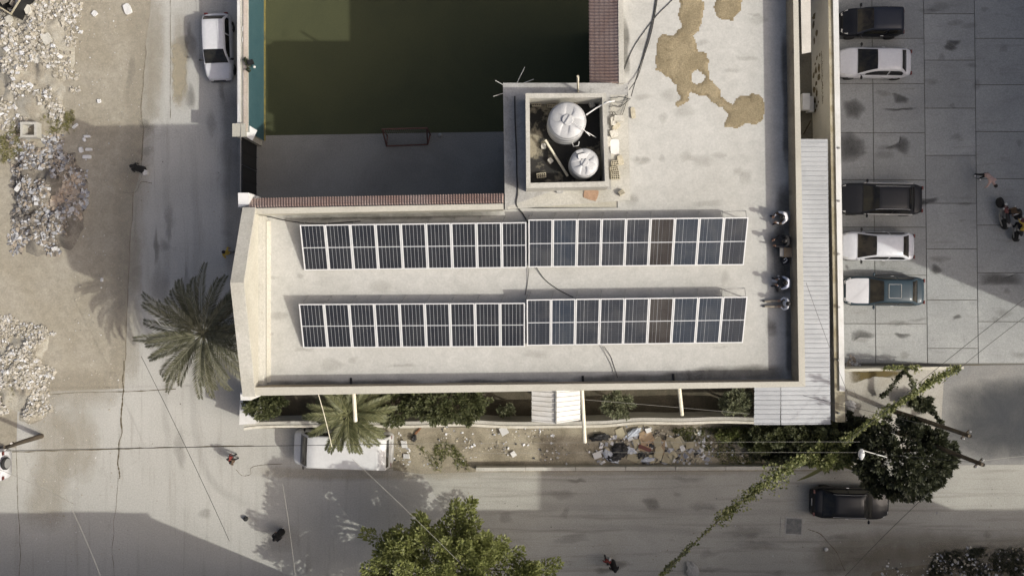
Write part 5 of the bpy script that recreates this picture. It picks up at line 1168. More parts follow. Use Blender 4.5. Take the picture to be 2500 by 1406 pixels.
def tree(name, label, base, crown_c, rad, shoots, per, leafL, leafW, mat, seed, shootL=.8, trunk=.16, cat='tree', fill=.55, low=-.2, group=None, limbs=9, squash=1.0, fat=.03, rough=1.0):
    """tapered trunk, forking limbs, and a crown of many leafy shoots that leave gaps between them"""
    r = R(seed); t = thing(name, label, cat, base, group=group); c = Vector(crown_c) - Vector(base); rad = Vector(rad)
    b = B(); fork = Vector((c.x * .55, c.y * .55, max(.3, c.z * .5)))
    b.tube(smoothpath([(0, 0, -.05), fork * .45 + Vector((r.uniform(-.1, .1), r.uniform(-.1, .1), 0)), fork], 4), [trunk * (1 - .045 * k) for k in range(9)], 8)
    part('trunk', b, m_bark, t, smooth=True)
    b = B(); bl = B()
    ends = []
    for k in range(limbs):
        a = 2 * pi * k / limbs + r.uniform(-.3, .3); e = c + Vector((rad.x * .55 * cos(a), rad.y * .55 * sin(a), rad.z * r.uniform(-.1, .45))); ends.append(e)
        b.tube(smoothpath([fork, fork.lerp(e, .5) + Vector((0, 0, rad.z * .1)), e], 3), [trunk * .5 * (1 - .13 * q) for q in range(7)], 5)
    for k in range(shoots):
        v = rvec(r)
        if v.z < low: v.z = -v.z * r.uniform(0, .6); v.normalize()
        lump_ = 1 + rough * .22 * mnoise.noise((v.x * 2.1, v.y * 2.1, v.z * 2.1 + seed)) + .12 * mnoise.noise((v.x * 5, v.y * 5, v.z * 5 + seed))
        q = r.random() ** .35; q = fill + (1 - fill) * q
        tip = c + Vector((v.x * rad.x, v.y * rad.y, v.z * rad.z)) * q * lump_
        dirn = (Vector((v.x, v.y, v.z * .7 + .35 * squash)) + rvec(r) * .35).normalized(); st = tip - dirn * shootL
        if k % 3 == 0: b.tube([min(ends, key=lambda e: (e - st).length), st, tip], [.02, .014, .005], 3, False)
        for i in range(per):
            f = r.random() ** .7; p = st.lerp(tip, f); a = r.uniform(0, 2 * pi); s1 = dirn.orthogonal().normalized(); s2 = dirn.cross(s1)
            out = (s1 * cos(a) + s2 * sin(a)); d = (out * (1.1 - .5 * f) + dirn * (.35 + .6 * f) + rvec(r) * .25).normalized()
            n = (Vector((0, 0, 1)) + rvec(r) * .5); k2 = r.uniform(.65, 1.25)
            leaf(bl, p + out * (fat * r.random() ** .6 * (1.15 - .6 * f)), d, n, leafL * k2, leafW * k2)
    part('limb', b, m_bark, t, smooth=True)
    part('crown', bl, mat, t)
    return t
def base_of(px, py, h):
    c = P(px, py, h); return Vector((c.x, c.y, .012)), c
# big tree at the lower edge
bs_, cc = base_of(1070, 1452, 5.7)
tree('street_tree', 'big yellow-green tree cut by the lower edge of the picture', bs_, cc, (5.05, 4.75, 2.3), 250, 200, .18, .1, lf_bright, 3, 1.9, .28, limbs=14, fill=.45, fat=.46, rough=1.7)
# dense dark tree by the road at right
bs_, cc = base_of(2210, 1120, 3.4)
tree('shade_tree', 'dense dark green tree beside the black sedan', bs_, cc, (2.75, 2.25, 1.7), 230, 80, .22, .1, lf_dark, 5, .7, .2, limbs=12, fill=.62, fat=.22)
# garden bushes and small trees between building and wall
gz_ = 'garden trees along the front wall'
for px, py, h, rx, ry, rz_, sh, mat, sd, lb in ((645, 985, 2.8, 1.25, .85, 1.0, 130, lf_mid, 11, 'green bush at the left end of the garden'), (1090, 985, 3.2, 2.4, 1.2, 1.2, 330, lf_mid, 12, 'wide green tree in the garden right of the palm'), (955, 990, 3.0, 1.4, 1.1, 1.0, 150, lf_mid, 13, 'dark bush in the garden close beside the palm'),
        (1505, 985, 2.4, 1.0, .8, .8, 60, lf_grey, 14, 'small pale-leaved tree right of the longest spout'), (1798, 985, 2.5, .95, .85, .85, 70, lf_grey, 15, 'grey-green bush beside the canopy at the garden end'), (1235, 1000, 1.0, .55, .35, .5, 22, lf_grey, 16, 'low pale shrub left of the porch roof')):
    bs_, cc = base_of(px, py, h); tree('garden_tree' if rx > .8 else 'garden_shrub', lb, bs_, cc, (rx, ry, rz_), int(sh * .6), 58, .16, .07, mat, sd, .6, .08, fat=.16, cat='tree' if rx > .8 else 'shrub', group=gz_, limbs=7)
# date palms
def palm(label, px, py, h, n, L, mat, seed, droop=.9, lw=.05, ll=.5, trunkr=.2, name='palm_tree', updown=(.75, -.15)):
    r = R(seed); c = P(px, py, h); t = thing(name, label, 'palm tree', (c.x, c.y, .012))
    prof = []
    for k in range(int(h / .16)): z = k * .16; rr = trunkr * (1.15 - .3 * min(1, z / h)); prof += [(rr, z), (rr * 1.08, z + .1), (rr * .96, z + .15)]
    prof.append((.05, h)); part('trunk', B().lathe(prof, (0, 0, 0), 12), m_bark, t)
    for i in range(n):
        a = 2.39996 * i + r.uniform(-.2, .2); f = i / n; el = updown[0] + (updown[1] - updown[0]) * f + r.uniform(-.12, .12); ln = L * r.uniform(.85, 1.08) * (.75 + .25 * min(1, f * 2.2))
        pts = []; p = Vector((0, 0, h)); e = el
        for k in range(13):
            pts.append(p.copy()); d = Vector((cos(a) * cos(e), sin(a) * cos(e), sin(e))); p = p + d * ln / 12; e -= droop / 12 * (.5 + k / 9); a += r.uniform(-.015, .015)
        fr = B().tube(pts, [.035 * (1 - .07 * k) for k in range(13)], 4); b = B()
        for k in range(44):
            u = .14 + .86 * k / 43; q = u * 12; j = min(int(q), 11); pp = pts[j].lerp(pts[j + 1], q - j); d = (pts[j + 1] - pts[j]).normalized()
            sd = d.cross(Vector((0, 0, 1))); sd = sd.normalized() if sd.length > .05 else Vector((1, 0, 0)); up = sd.cross(d)
            lk = ll * (sin(pi * (.12 + .8 * u)) ** .6) * r.uniform(.85, 1.1)
            for s_ in (-1, 1):
                dd = (sd * s_ * .72 + d * (.6 + .4 * u) + up * .22 + rvec(r) * .09).normalized(); leaf(b, pp, dd, up + rvec(r) * .2, lk, lw)
        fo = part('frond', b, mat, t); part('midrib', fr, mat, fo)
    return t
palm('large date palm between side street and building', 497, 815, 5.2, 52, 3.85, lf_palm, 4, 1.05, .05, .5, .26)
palm('palm in the garden leaning over the white minibus', 850, 1012, 4.4, 42, 2.5, lf_palm2, 9, 1.0, .055, .42, .16)
# small weeds on the pitch wall and verge; creepers
def leafy_path(name, label, pts, n, width, Lf, mat, seed, cat='creeper', stem=True, thick=None, dens=None):
    r = R(seed); path = smoothpath(pts, 10); t = thing(name, label, cat, (path[0].x, path[0].y, min(p.z for p in path)))
    if stem: part('stem', B().tube(path, .02, 5), m_bark, t, True)
    b = B()
    for i in range(n):
        f = r.random(); q = f * (len(path) - 1); j = min(int(q), len(path) - 2); p = path[j].lerp(path[j + 1], q - j)
        w = width * (thick(f) if thick else 1) * (.3 + 2.3 * abs(mnoise.noise((p.x * 1.9, p.y * 1.9, seed))))
        if r.random() > .35 + 1.5 * abs(mnoise.noise((p.x * .9 + 5, p.y * .9, seed + 2))): continue
        if dens and r.random() > dens(f): continue
        v = rvec(r); p = p + Vector((v.x, v.y, v.z * .6)) * w * r.random() ** .6; k = r.uniform(.6, 1.3)
        leaf(b, p, (rvec(r) + Vector((0, 0, .1))).normalized(), Vector((0, 0, 1)) + rvec(r) * .6, Lf * k, Lf * .75 * k)
    part('leaves', b, mat, t, True); return t
zc_ = 5.2
leafy_path('creeper', 'leafy creeper climbing the diagonal wire over the road', [P(1612, 1406, 4.6), P(1700, 1320, 4.5), P(1780, 1248, 4.4), P(1880, 1172, 4.3), P(1960, 1120, 4.2)], 5200, .42, .14, lf_vine, 31, thick=lambda f: .3 if f < .42 else 1.15, dens=lambda f: .35 if f < .2 else (.1 if f < .42 else 1))
leafy_path('creeper', 'leafy creeper on the wire above the pale yard', [P(2060, 1080, 3.9), P(2110, 1040, 3.9), P(2170, 1000, 4.0), P(2230, 962, 4.1), P(2290, 922, 4.2), P(2342, 898, 4.2)], 3000, .26, .14, lf_vine, 32)
leafy_path('creeper', 'thin creeper trailing down across the yard from the low wall', [P(2215, 900, 1.2), P(2196, 918, 1.0), P(2180, 940, .8), P(2165, 958, .6), P(2150, 968, .3)], 900, .16, .13, lf_dark, 33)
leafy_path('creeper', 'thin creeper hanging from the low wall to the wire', [P(2210, 905, 1.2), P(2228, 930, 1.5), P(2230, 960, 2.5), P(2235, 985, 3.0)], 700, .16, .13, lf_mid, 34)
leafy_path('creeper', 'short creeper between the shade tree and the ramp', [P(2270, 998, .3), P(2285, 1015, .6), P(2300, 1035, 1.0)], 500, .2, .14, lf_dark, 35)
leafy_path('creeper', 'creeper growing along the top of the low yard wall', [P(2160, 898, 1.4), P(2200, 897, 1.2), P(2240, 897, 1.0)], 700, .18, .13, lf_vine, 36)
leafy_path('creeper', 'tuft of leaves at the lower end of the wire creeper', [P(1628, 1390, 4.6), P(1650, 1368, 4.6), P(1690, 1328, 4.5)], 420, .18, .12, lf_grey, 37)
leafy_path('creeper', 'plant growing from the top of the teal wall', [P(598, 145, 2.9), P(602, 152, 3.0), P(606, 168, 3.0), P(603, 172, 2.8)], 260, .2, .12, lf_dark, 38)
# overgrown hedge mass between canopy and road: several bushes one can tell apart
for px, py, h, rx, ry, rz_, sh, mat, sd, lb in ((1905, 1056, 1.5, 1.7, .8, 1.0, 140, lf_mid, 41, 'tangled bush below the left corner of the canopy'), (1990, 1066, 1.8, 1.8, 1.0, 1.2, 200, lf_mid, 42, 'dark tangled bush below the canopy end'), (2078, 1052, 1.7, 1.4, 1.0, 1.2, 170, lf_dark, 43, 'dark bush at the end of the parking wall'),
        (2020, 1108, 2.2, 1.6, 1.0, 1.0, 180, lf_vine, 44, 'bright leafy bush left of the white street lamp'), (1800, 1062, .6, 1.3, .4, .55, 60, lf_vine, 45, 'low yellow-green bush along the verge wall'), (1880, 1108, .7, 1.4, .45, .6, 70, lf_dark, 46, 'low dark bush by the kerb wall'), (2250, 985, .7, .75, .5, .6, 46, lf_dark, 47, 'round dark shrub in the yard'), (1850, 1082, 1.0, 1.2, .6, .7, 80, lf_mid, 48, 'low green bush between the rubbish pile and the canopy'), (1958, 1098, 1.5, 1.2, .8, .9, 110, lf_dark, 49, 'dark bush left of the bright leafy one'), (2095, 1085, 2.0, 1.1, .9, 1.0, 110, lf_mid, 50, 'green bush behind the white street lamp')):
    bs_, cc = base_of(px, py, h); tree('bush', lb, bs_, cc, (rx, ry, rz_), int(sh * .65), 55, .17, .085, mat, sd, .55, .05, fat=.16, cat='bush', limbs=7, fill=.35)
b = B(); t_ = thing('banana_plant', 'plant with long pale leaves reaching over the kerb near the sedan', 'plant', P(2030, 1125, 0))
for a, ln, e in ((pi + .15, 1.7, .25), (pi + .62, 2.3, .2), (-.45, 1.6, .3), (-.25, 1.3, .5), (pi - .5, 1.2, .6)):
    p0 = P(2035, 1122, 1.7); pts = [p0 + Vector((cos(a) * ln * u, sin(a) * ln * u, ln * e * u - ln * .45 * u * u)) for u in [k / 8 for k in range(9)]]; bb = B(); sd = Vector((-sin(a), cos(a), 0))
    for k in range(8):
        w0, w1 = .11 * sin(pi * (.1 + .85 * k / 8)), .11 * sin(pi * (.1 + .85 * (k + 1) / 8)) if k < 7 else .01
        bb.face([pts[k] - sd * w0, pts[k + 1] - sd * w1, pts[k + 1] + Vector((0, 0, -.03)), pts[k] + Vector((0, 0, -.03))]); bb.face([pts[k] + Vector((0, 0, -.03)), pts[k + 1] + Vector((0, 0, -.03)), pts[k + 1] + sd * w1, pts[k] + sd * w0])
    part('leaf', bb, M_leaf('banana_leaf', [(.16, .17, .06), (.2, .2, .09)]) if 'banana_leaf' not in MATS else MATS['banana_leaf'], t_, True)
part('stem', B().tube([P(2035, 1122, 1.7), (P(2035, 1122, 1.7).x, P(2035, 1122, 1.7).y, 0)], .06, 6), m_bark, t_, True)
def weeds(name, label, areas, seed, mat, L=.16, Wd=.03):
    r = R(seed); b = B()
    for pts, n in areas:
        pl = pxpoly(pts); xs = [p[0] for p in pl]; ys_ = [p[1] for p in pl]; k = 0
        while k < n:
            x, y = r.uniform(min(xs), max(xs)), r.uniform(min(ys_), max(ys_))
            if not inpoly(x, y, pl): n -= 1; continue
            if mnoise.noise((x * .9, y * .9, seed)) < -.12 + r.uniform(-.2, .2): k += 1; continue
            for q in range(5): leaf(b, Vector((x + r.uniform(-.06, .06), y + r.uniform(-.06, .06), .012)), (rvec(r) + Vector((0, 0, .8))).normalized(), rvec(r), L * r.uniform(.5, 1.5), Wd * r.uniform(.7, 1.8))
            k += 1
    return single(name, b, mat, label, 'weeds', kind='stuff')
weeds('weeds', 'weeds growing on the rubbish-strewn verge', [([(1020, 1085), (1100, 1080), (1130, 1110), (1150, 1150), (1060, 1145)], 800), ([(1640, 1045), (1850, 1040), (1850, 1080), (1660, 1075)], 900), ([(1700, 1080), (2000, 1050), (2010, 1132), (1760, 1135)], 1500)], 51, lf_vine)
weeds('weeds', 'dark weeds on the dirt at the lower right corner', [([(2280, 1350), (2400, 1335), (2500, 1340), (2500, 1406), (2260, 1406)], 1500)], 52, lf_dark)
weeds('weeds', 'dry weeds among the rubble along the left edge', [([(0, 300), (40, 300), (60, 380), (0, 400)], 500), ([(100, 290), (180, 270), (190, 320), (80, 330)], 500), ([(0, 920), (60, 915), (30, 975), (0, 980)], 300)], 53, M_leaf('dry_weed', [(.2, .19, .07), (.28, .26, .13), (.15, .15, .05)]))

# ------------------------------------------------------------------ rubble, litter
pal_white = M_palette('rubble_pale', [(.50, .48, .44), (.42, .385, .32), (.60, .60, .60), (.38, .345, .28), (.46, .43, .38), (.29, .26, .2), (.40, .37, .31), (.36, .33, .27)])
pal_mix = M_palette('rubble_mixed', [(.33, .33, .34), (.27, .235, .19), (.42, .42, .43), (.12, .105, .09), (.33, .28, .22), (.2, .2, .21), (.5, .5, .5), (.3, .26, .21), (.25, .22, .18)])
pal_dark = M_palette('rubble_dark', [(.12, .11, .1), (.2, .18, .155), (.35, .35, .36), (.08, .075, .07), (.26, .23, .19)])
pal_tan = M_palette('rubble_tan', [(.42, .35, .28), (.36, .29, .22), (.47, .40, .32), (.33, .28, .23)])
pal_trash = M_palette('litter', [(.62, .62, .63), (.4, .36, .27), (.3, .31, .34), (.05, .05, .05), (.52, .47, .36), (.68, .68, .68), (.2, .18, .14)])
def chunk(b, c, sz, r, flat=.6):
    rot = Matrix.Rotation(r.uniform(0, pi), 3, 'Z') @ Matrix.Rotation(r.uniform(-.5, .5), 3, 'X') @ Matrix.Rotation(r.uniform(-.5, .5), 3, 'Y')
    d = Vector((sz * r.uniform(.6, 1.3), sz * r.uniform(.5, 1.1), sz * r.uniform(.3, .9) * flat)); j = sz * .18
    vs = [Vector((x * d.x / 2 * r.uniform(.6, 1.05), y * d.y / 2 * r.uniform(.6, 1.05), z * d.z / 2)) for z in (-1, 1) for x, y in ((-1, -1), (1, -1), (1, 1), (-1, 1))]
    b.add([c + rot @ v for v in vs], [(3, 2, 1, 0), (4, 5, 6, 7), (0, 1, 5, 4), (1, 2, 6, 5), (2, 3, 7, 6), (3, 0, 4, 7)])
def edgefall(x, y, pl):
    xs = [p[0] for p in pl]; ys_ = [p[1] for p in pl]; q = (x + .8 * mnoise.noise((x * .5, y * .5, 1.5)), y + .8 * mnoise.noise((x * .5, y * .5, 7.5)))
    u = (q[0] - min(xs)) / (max(xs) - min(xs)); v = (q[1] - min(ys_)) / (max(ys_) - min(ys_)); return sstep((min(u, 1 - u, v, 1 - v) - .07) / .24)
def heapz(x, y, pl, seed, hmax):
    cx_, cy_ = sum(p[0] for p in pl) / len(pl), sum(p[1] for p in pl) / len(pl); rr = max(hypot(p[0] - cx_, p[1] - cy_) for p in pl)
    k = max(0, 1 - (hypot(x - cx_, y - cy_) / rr) ** 2); return hmax * k * edgefall(x, y, pl) * (.35 + .9 * max(0, .45 + mnoise.noise((x * .8, y * .8, seed)) + .4 * mnoise.noise((x * 2.3, y * 2.3, seed))))
def rubble(name, label, pts, n, smin, smax, mat, seed, hmax=.35, flat=.6, gate=-.15, kind='stuff', power=2.2):
    r = R(seed); pl = pxpoly(pts); xs = [p[0] for p in pl]; ys_ = [p[1] for p in pl]; b = B(); tries = 0
    while len(b.f) < n * 6 and tries < n * 12:
        tries += 1; x, y = r.uniform(min(xs), max(xs)), r.uniform(min(ys_), max(ys_))
        qx, qy = x + 1.8 * mnoise.noise((x * .45, y * .45, seed + 4)) + .5 * mnoise.noise((x * 1.7, y * 1.7, seed)), y + 1.8 * mnoise.noise((x * .45, y * .45, seed + 8)) + .5 * mnoise.noise((x * 1.7, y * 1.7, seed + 3))
        if not inpoly(qx, qy, pl) or mnoise.noise((x * .7, y * .7, seed)) + .35 * mnoise.noise((x * 2, y * 2, seed)) < gate + r.uniform(-.15, .15): continue
        sz = smin + (smax - smin) * r.random() ** power; chunk(b, Vector((x, y, .01 + sz * .12 + heapz(x, y, pl, seed, hmax))), sz, r, flat)
    return single(name, b, mat, label, 'rubble', kind=kind)
def mound(name, pts, hmax, mat, seed, label):
    pl = pxpoly(pts); xs = [p[0] for p in pl]; ys_ = [p[1] for p in pl]; b = B(); nx, ny = 46, 46
    b.grid(lambda u, v: (lambda x, y: Vector((x, y, heapz(x, y, pl, seed, hmax) - .07 + .03 * mnoise.noise((x * 3, y * 3, seed)))))(min(xs) + (max(xs) - min(xs)) * u, min(ys_) + (max(ys_) - min(ys_)) * v), nx, ny)
    return single(name, b, mat, label, 'rubble', kind='stuff', smooth=True)
A1 = [(-30, -40), (190, -40), (200, 40), (150, 110), (165, 170), (175, 230), (150, 300), (70, 330), (-30, 320)]
A2 = [(60, 330), (150, 325), (205, 350), (215, 420), (210, 500), (180, 560), (130, 620), (90, 660), (60, 620), (30, 540), (20, 450), (35, 380)]
A3 = [(-40, 770), (40, 775), (110, 800), (140, 860), (120, 920), (130, 990), (90, 1050), (40, 1075), (-40, 1060)]
m_heap = M('heap_dirt', (.22, .2, .165), 1, (.13, .115, .095), 1.1, grain=.4, bump=.5, bscale=12, stain=(.12, .1, .08), sscale=1.6, slo=.55, shi=.7)
m_heapw = M('heap_plaster', (.38, .355, .295), 1, (.29, .26, .205), .9, .42, .6, grain=.35, bump=.5, bscale=12)
mound('rubble_heap', A1, .45, m_heapw, 61, 'low pale heap of plaster and earth at the upper left'); mound('rubble_heap', A2, .7, m_heap, 62, 'shaded heap of earth and ash left of the side street'); mound('rubble_heap', A3, .4, m_heapw, 63, 'white heap of plaster at the left edge')
rubble('rubble', 'pale broken plaster and stones strewn at the upper left', A1, 5200, .02, .26, pal_white, 61, .45, gate=-.03, power=3.2)
rubble('rubble', 'mixed grey stones and rubbish on the shaded heap', A2, 5200, .02, .27, pal_mix, 62, .7, gate=-.2, power=3)
rubble('rubble', 'tan stones on the right side of the shaded heap', [(110, 420), (150, 440), (200, 480), (200, 540), (150, 550), (120, 500)], 190, .14, .36, pal_tan, 64, .3, .8, gate=-1, power=1)
rubble('rubble', 'burnt dark litter among the shaded heap', [(30, 420), (100, 400), (120, 470), (110, 560), (60, 600), (35, 520)], 500, .05, .26, pal_dark, 65, .5, gate=-.2)
rubble('rubble', 'white plaster fragments heaped at the left edge', A3, 5200, .02, .22, pal_white, 63, .4, gate=-.12, power=3)
rubble('gravel', 'loose pebbles and litter spread over the sandy shoulder', [(120, -30), (350, -30), (345, 300), (300, 500), (290, 860), (270, 1400), (60, 1400), (60, 1000), (160, 700), (230, 450), (180, 200)], 1500, .025, .09, pal_white, 66, 0, gate=-.4, power=4)
rubble('gravel', 'pebbles scattered over the side street and the road', [(320, 0), (560, 0), (560, 700), (560, 1400), (300, 1400), (320, 700)], 260, .02, .07, pal_mix, 67, 0, gate=-1, power=4)
rubble('gravel', 'crumbs and dark specks scattered over the road', [(1000, 1160), (2480, 1160), (2480, 1400), (1350, 1400)], 420, .02, .08, pal_mix, 68, 0, gate=-1, power=4)
rubble('litter', 'white litter and plastic at the lower right corner', [(2180, 1370), (2300, 1345), (2400, 1340), (2520, 1335), (2520, 1420), (2150, 1420)], 420, .04, .22, pal_trash, 69, .1, .3, gate=-.2)
rubble('litter', 'small litter spread over the verge', [(960, 1050), (1850, 1040), (1850, 1130), (1180, 1134), (960, 1140)], 900, .03, .16, pal_trash, 70, .05, .35, gate=-.1)
rubble('litter', 'scraps of card and plastic around the rubbish pile', [(1440, 1048), (1720, 1045), (1730, 1128), (1440, 1132)], 420, .06, .34, pal_trash, 72, .08, .12, gate=-.3, power=1.8)
rubble('litter', 'small litter and stones by the foot of the parking wall', [(2062, 868), (2105, 872), (2105, 892), (2062, 892)], 90, .06, .26, pal_mix, 71, .1, .5, gate=-1)
# larger single pieces one can point at
G1 = 'pale blocks on the left-hand waste ground'
for k, (x, y, d, rz_, lb) in enumerate([(113, 95, (.5, .62, .12), .45, 'tan square slab lying in the upper left rubble'), (88, 141, (.72, .5, .12), -.6, 'larger tan slab below the square one in the rubble'), (66, 23, (.36, .5, .15), .3, 'tan block beside the black skip'), (20, 46, (.4, .36, .15), .5, 'pale tilted block left of the rubble near the corner'), (230, 33, (.3, .28, .1), .8, 'bright white fragment alone on the sand, upper left'), (310, 22, (.4, .6, .12), .4, 'white torn plastic piece at the top of the sandy shoulder'),
        (241, 247, (.2, .22, .1), .2, 'white fragment alone in the middle of the sandy shoulder'), (212, 333, (.38, .14, .1), 0, 'uppermost white block in the short column by the shaded heap'), (205, 341, (.16, .22, .1), .3, 'small white block second in the short column'), (197, 366, (.24, .3, .12), .2, 'white block at the left of the short column'), (216, 365, (.4, .16, .1), 0, 'white oblong block third in the short column'), (211, 383, (.5, .2, .1), 0, 'lowest long white block in the short column'),
        (43, 458, (.24, .5, .1), -.6, 'white curved fragment on the shaded heap'), (71, 565, (.26, .2, .12), 0, 'white lump low on the shaded heap'), (132, 607, (.32, .2, .12), .3, 'bright white lump at the foot of the shaded heap'), (248, 683, (.14, .22, .1), 0, 'white box alone on the shaded sand'), (183, 308, (.4, .16, .08), .7, 'white stick-like piece by the edge of the building shade')]):
    lump('rubble_block', x, y, .02 + (.25 if x < 140 and y < 620 else 0), d, rz_, m_pale if k < 4 else m_white, lb, 'block', 80 + k, .16)
ring = B(); rc = P(85, 322, 0)
for dx, dy, sx, sy in ((0, .38, .95, .14), (0, -.38, .95, .14), (.405, 0, .14, .62), (-.405, 0, .14, .62)): ring.box((rc.x + dx, rc.y + dy, .38), (sx, sy, .5))
single('inspection_box', ring, m_grey, 'square concrete inspection box half buried in rubble', 'inspection box')
sk = thing('skip', 'open black waste skip in the upper left corner', 'skip', P(38, 2, 0), -.55)
for nm, c, d in (('side', (0, .75, .55), (2.0, .06, 1.1)), ('side', (0, -.75, .55), (2.0, .06, 1.1)), ('end', (.97, 0, .55), (.06, 1.44, 1.1)), ('end', (-.97, 0, .55), (.06, 1.44, 1.1)), ('floor', (0, 0, .06), (1.88, 1.44, .06))): part(nm, B().box(c, d), m_black, sk)
b = B(); [b.box(c, d) for c, d in (((0, .78, 1.13), (2.1, .08, .05)), ((0, -.78, 1.13), (2.1, .08, .05)), ((1.0, 0, 1.13), (.08, 1.48, .05)), ((-1.0, 0, 1.13), (.08, 1.48, .05)))]; part('rim', b, m_walltop, sk)
b = B(); r = R(3); [chunk(b, Vector((r.uniform(-.8, .8), r.uniform(-.6, .6), r.uniform(.15, .5))), r.uniform(.2, .5), r) for _ in range(26)]; part('waste', b, pal_dark, sk, kind='stuff')
# flattened cartons and bags on the verge
GC = 'cardboard dumped on the verge'
m_card2 = M('pale_cardboard', (.43, .385, .27), .95, (.36, .315, .21), 2, grain=.15)
for k, (x, y, w, d, rz_, col, lb) in enumerate([(1515, 1057, .5, .55, .3, m_card2, 'tan sheet of card alone near the garden wall'), (1578, 1063, .6, .6, .5, m_card, 'brown carton flap at the top of the rubbish pile'), (1585, 1085, 1.2, .75, -.2, m_card, 'largest brown flattened carton in the rubbish pile'), (1605, 1078, .4, .6, .1, m_card2, 'pale carton side right of the largest carton'), (1554, 1082, .35, .55, .2, m_card2, 'pale card strip left of the largest carton'), (1634, 1080, .45, .65, -.1, m_card2, 'upright olive carton right of the pile'), (1652, 1081, .6, .65, .5, m_card2, 'five-sided olive card at the right of the pile'),
        (1610, 1100, .5, .9, -.3, m_card2, 'pale torn card in the middle of the pile'), (1546, 1117, .65, .5, -.3, m_card2, 'tan carton corner at the lower left of the pile'), (1598, 1118, .6, .5, .1, m_card2, 'open tan carton at the bottom of the pile'), (1630, 1118, .45, .6, -.4, m_card2, 'tan card at the lower right of the pile'), (1642, 1111, .5, .42, .6, m_card2, 'tan card overlapping the lower right one'), (1684, 1086, .42, .32, .2, m_card2, 'small tan triangle of card away from the pile'), (1575, 1094, .7, .2, -.4, M('maroon_card', (.14, .06, .05), .9), 'dark maroon strip across the rubbish pile'),
        (1623, 1084, .26, .3, .2, m_white, 'small white packet at the right of the pile'), (1666, 1094, .26, .34, .4, m_white, 'white folded packet beyond the olive card'), (1583, 1050, .3, .26, .3, m_white, 'white packet above the pile near the wall'), (1459, 1111, .42, .34, .4, m_white, 'white packet by the kerb left of the pile'), (1540, 1072, .3, .16, .3, m_white, 'thin white scrap in front of the spout tip'), (1230, 1052, .4, .4, .5, m_white, 'white sheet near the middle of the verge'), (988, 1083, .34, .4, .1, m_white, 'white sack beside the minibus'), (993, 1114, .34, .26, 0, m_white, 'lower white sack beside the minibus'), (1253, 1108, .28, .3, .6, m_white, 'white scrap on the left part of the verge')]):
    r = R(120 + k); c = P(x, y, .15); z = .06 + .02 * (k % 7); rm = Matrix.Rotation(rz_, 3, 'Z') @ Matrix.Rotation(r.uniform(-.3, .3), 3, 'X') @ Matrix.Rotation(r.uniform(-.3, .3), 3, 'Y'); b = B()
    q = [Vector((sx * w * .55 * r.uniform(.8, 1.1), sy * d * .55 * r.uniform(.8, 1.1), 0)) for sx, sy in ((-1, -1), (1, -1), (1, 1), (-1, 1))]; th = .012 if k < 14 else .08
    b.hexa([Vector((c.x, c.y, z)) + rm @ p for p in q], [Vector((c.x, c.y, z)) + rm @ (p + Vector((0, 0, th))) for p in q])
    if k < 14 and k % 2 == 0:      # a flap folded up along one edge
        e0, e1 = q[1], q[2]; f0, f1 = e0 + Vector((w * .25, 0, d * .12)), e1 + Vector((w * .22, 0, d * .14))
        b.hexa([Vector((c.x, c.y, z)) + rm @ p for p in (e0, f0, f1, e1)], [Vector((c.x, c.y, z + .011)) + rm @ p for p in (e0, f0, f1, e1)])
    dz = .03 - min(v[2] for v in b.v); b.v = [(v[0], v[1], v[2] + max(0, dz)) for v in b.v]
    single('card' if k < 14 else 'packet', b, col, lb, 'card' if k < 14 else 'packet')
m_bag = M('pale_plastic_bag', (.5, .53, .58), .5, (.42, .45, .5), 3, grain=.1, bump=.6, bscale=9)
def bag(x, y, d, rz_, mat, label, seed):
    r = R(seed); b = B(); b.ico((0, 0, 0), 1, r, .16, 3); b.v = [tuple(Vector(v) * (1 + .45 * mnoise.noise((v[0] * 2.2 + seed, v[1] * 2.2, v[2] * 2.2)))) for v in b.v]; c = P(x, y, d[2]); ro = Matrix.Rotation(rz_, 3, 'Z')
    b.v = [tuple(Vector((c.x, c.y, d[2] * .5 + .02)) + ro @ Vector((v[0] * d[0] / 2, v[1] * d[1] / 2, v[2] * d[2] / 2))) for v in b.v]
    return single('plastic_bag', b, mat, label, 'plastic bag')
bag(1546, 1058, (.9, .4, .25), .6, m_bag, 'bluish white plastic bag near the wall above the pile', 1); bag(1492, 1116, (1.1, .45, .25), -.6, m_bag, 'bluish white plastic bag by the kerb', 2); bag(1536, 1100, (.8, .4, .25), -.3, m_bag, 'white crumpled bag on the left of the pile', 3); bag(1580, 1122, (.9, .3, .2), .1, m_bag, 'pale grey bag at the foot of the pile', 4)
bag(1515, 1100, (1.0, .8, .3), .2, m_black, 'black rubbish bag left of the pile', 5); bag(1500, 1117, (.9, .5, .3), .1, m_black, 'black rubbish bag by the kerb', 6); bag(1465, 1068, (1.1, .4, .3), .1, m_black, 'black rubbish bag by the spout tip', 7); bag(1566, 1113, (.5, .4, .3), .3, m_black, 'small black bag between the tan cartons', 8)
bag(2078, 990, (.55, .6, .3), .3, m_white, 'white sack lying in the yard corner', 9); bag(2080, 1003, (.35, .2, .2), .4, m_white, 'small white bag below the sack in the yard', 10); bag(1692, 1392, (.7, .9, .3), .5, m_cement, 'grey sack lying at the lower edge of the road', 11)
bag(2018, 1341, (.22, .2, .14), 0, m_white, 'small white bag on the road below the drain', 12); bag(1010, 1070, (.3, .4, .3), 0, m_black, 'small black bag beside the minibus', 13); bag(1020, 1052, (1.0, .12, .12), .9, M('rusty_pipe', (.2, .1, .05), .9), 'rusty pipe leaning by the garden wall', 14)
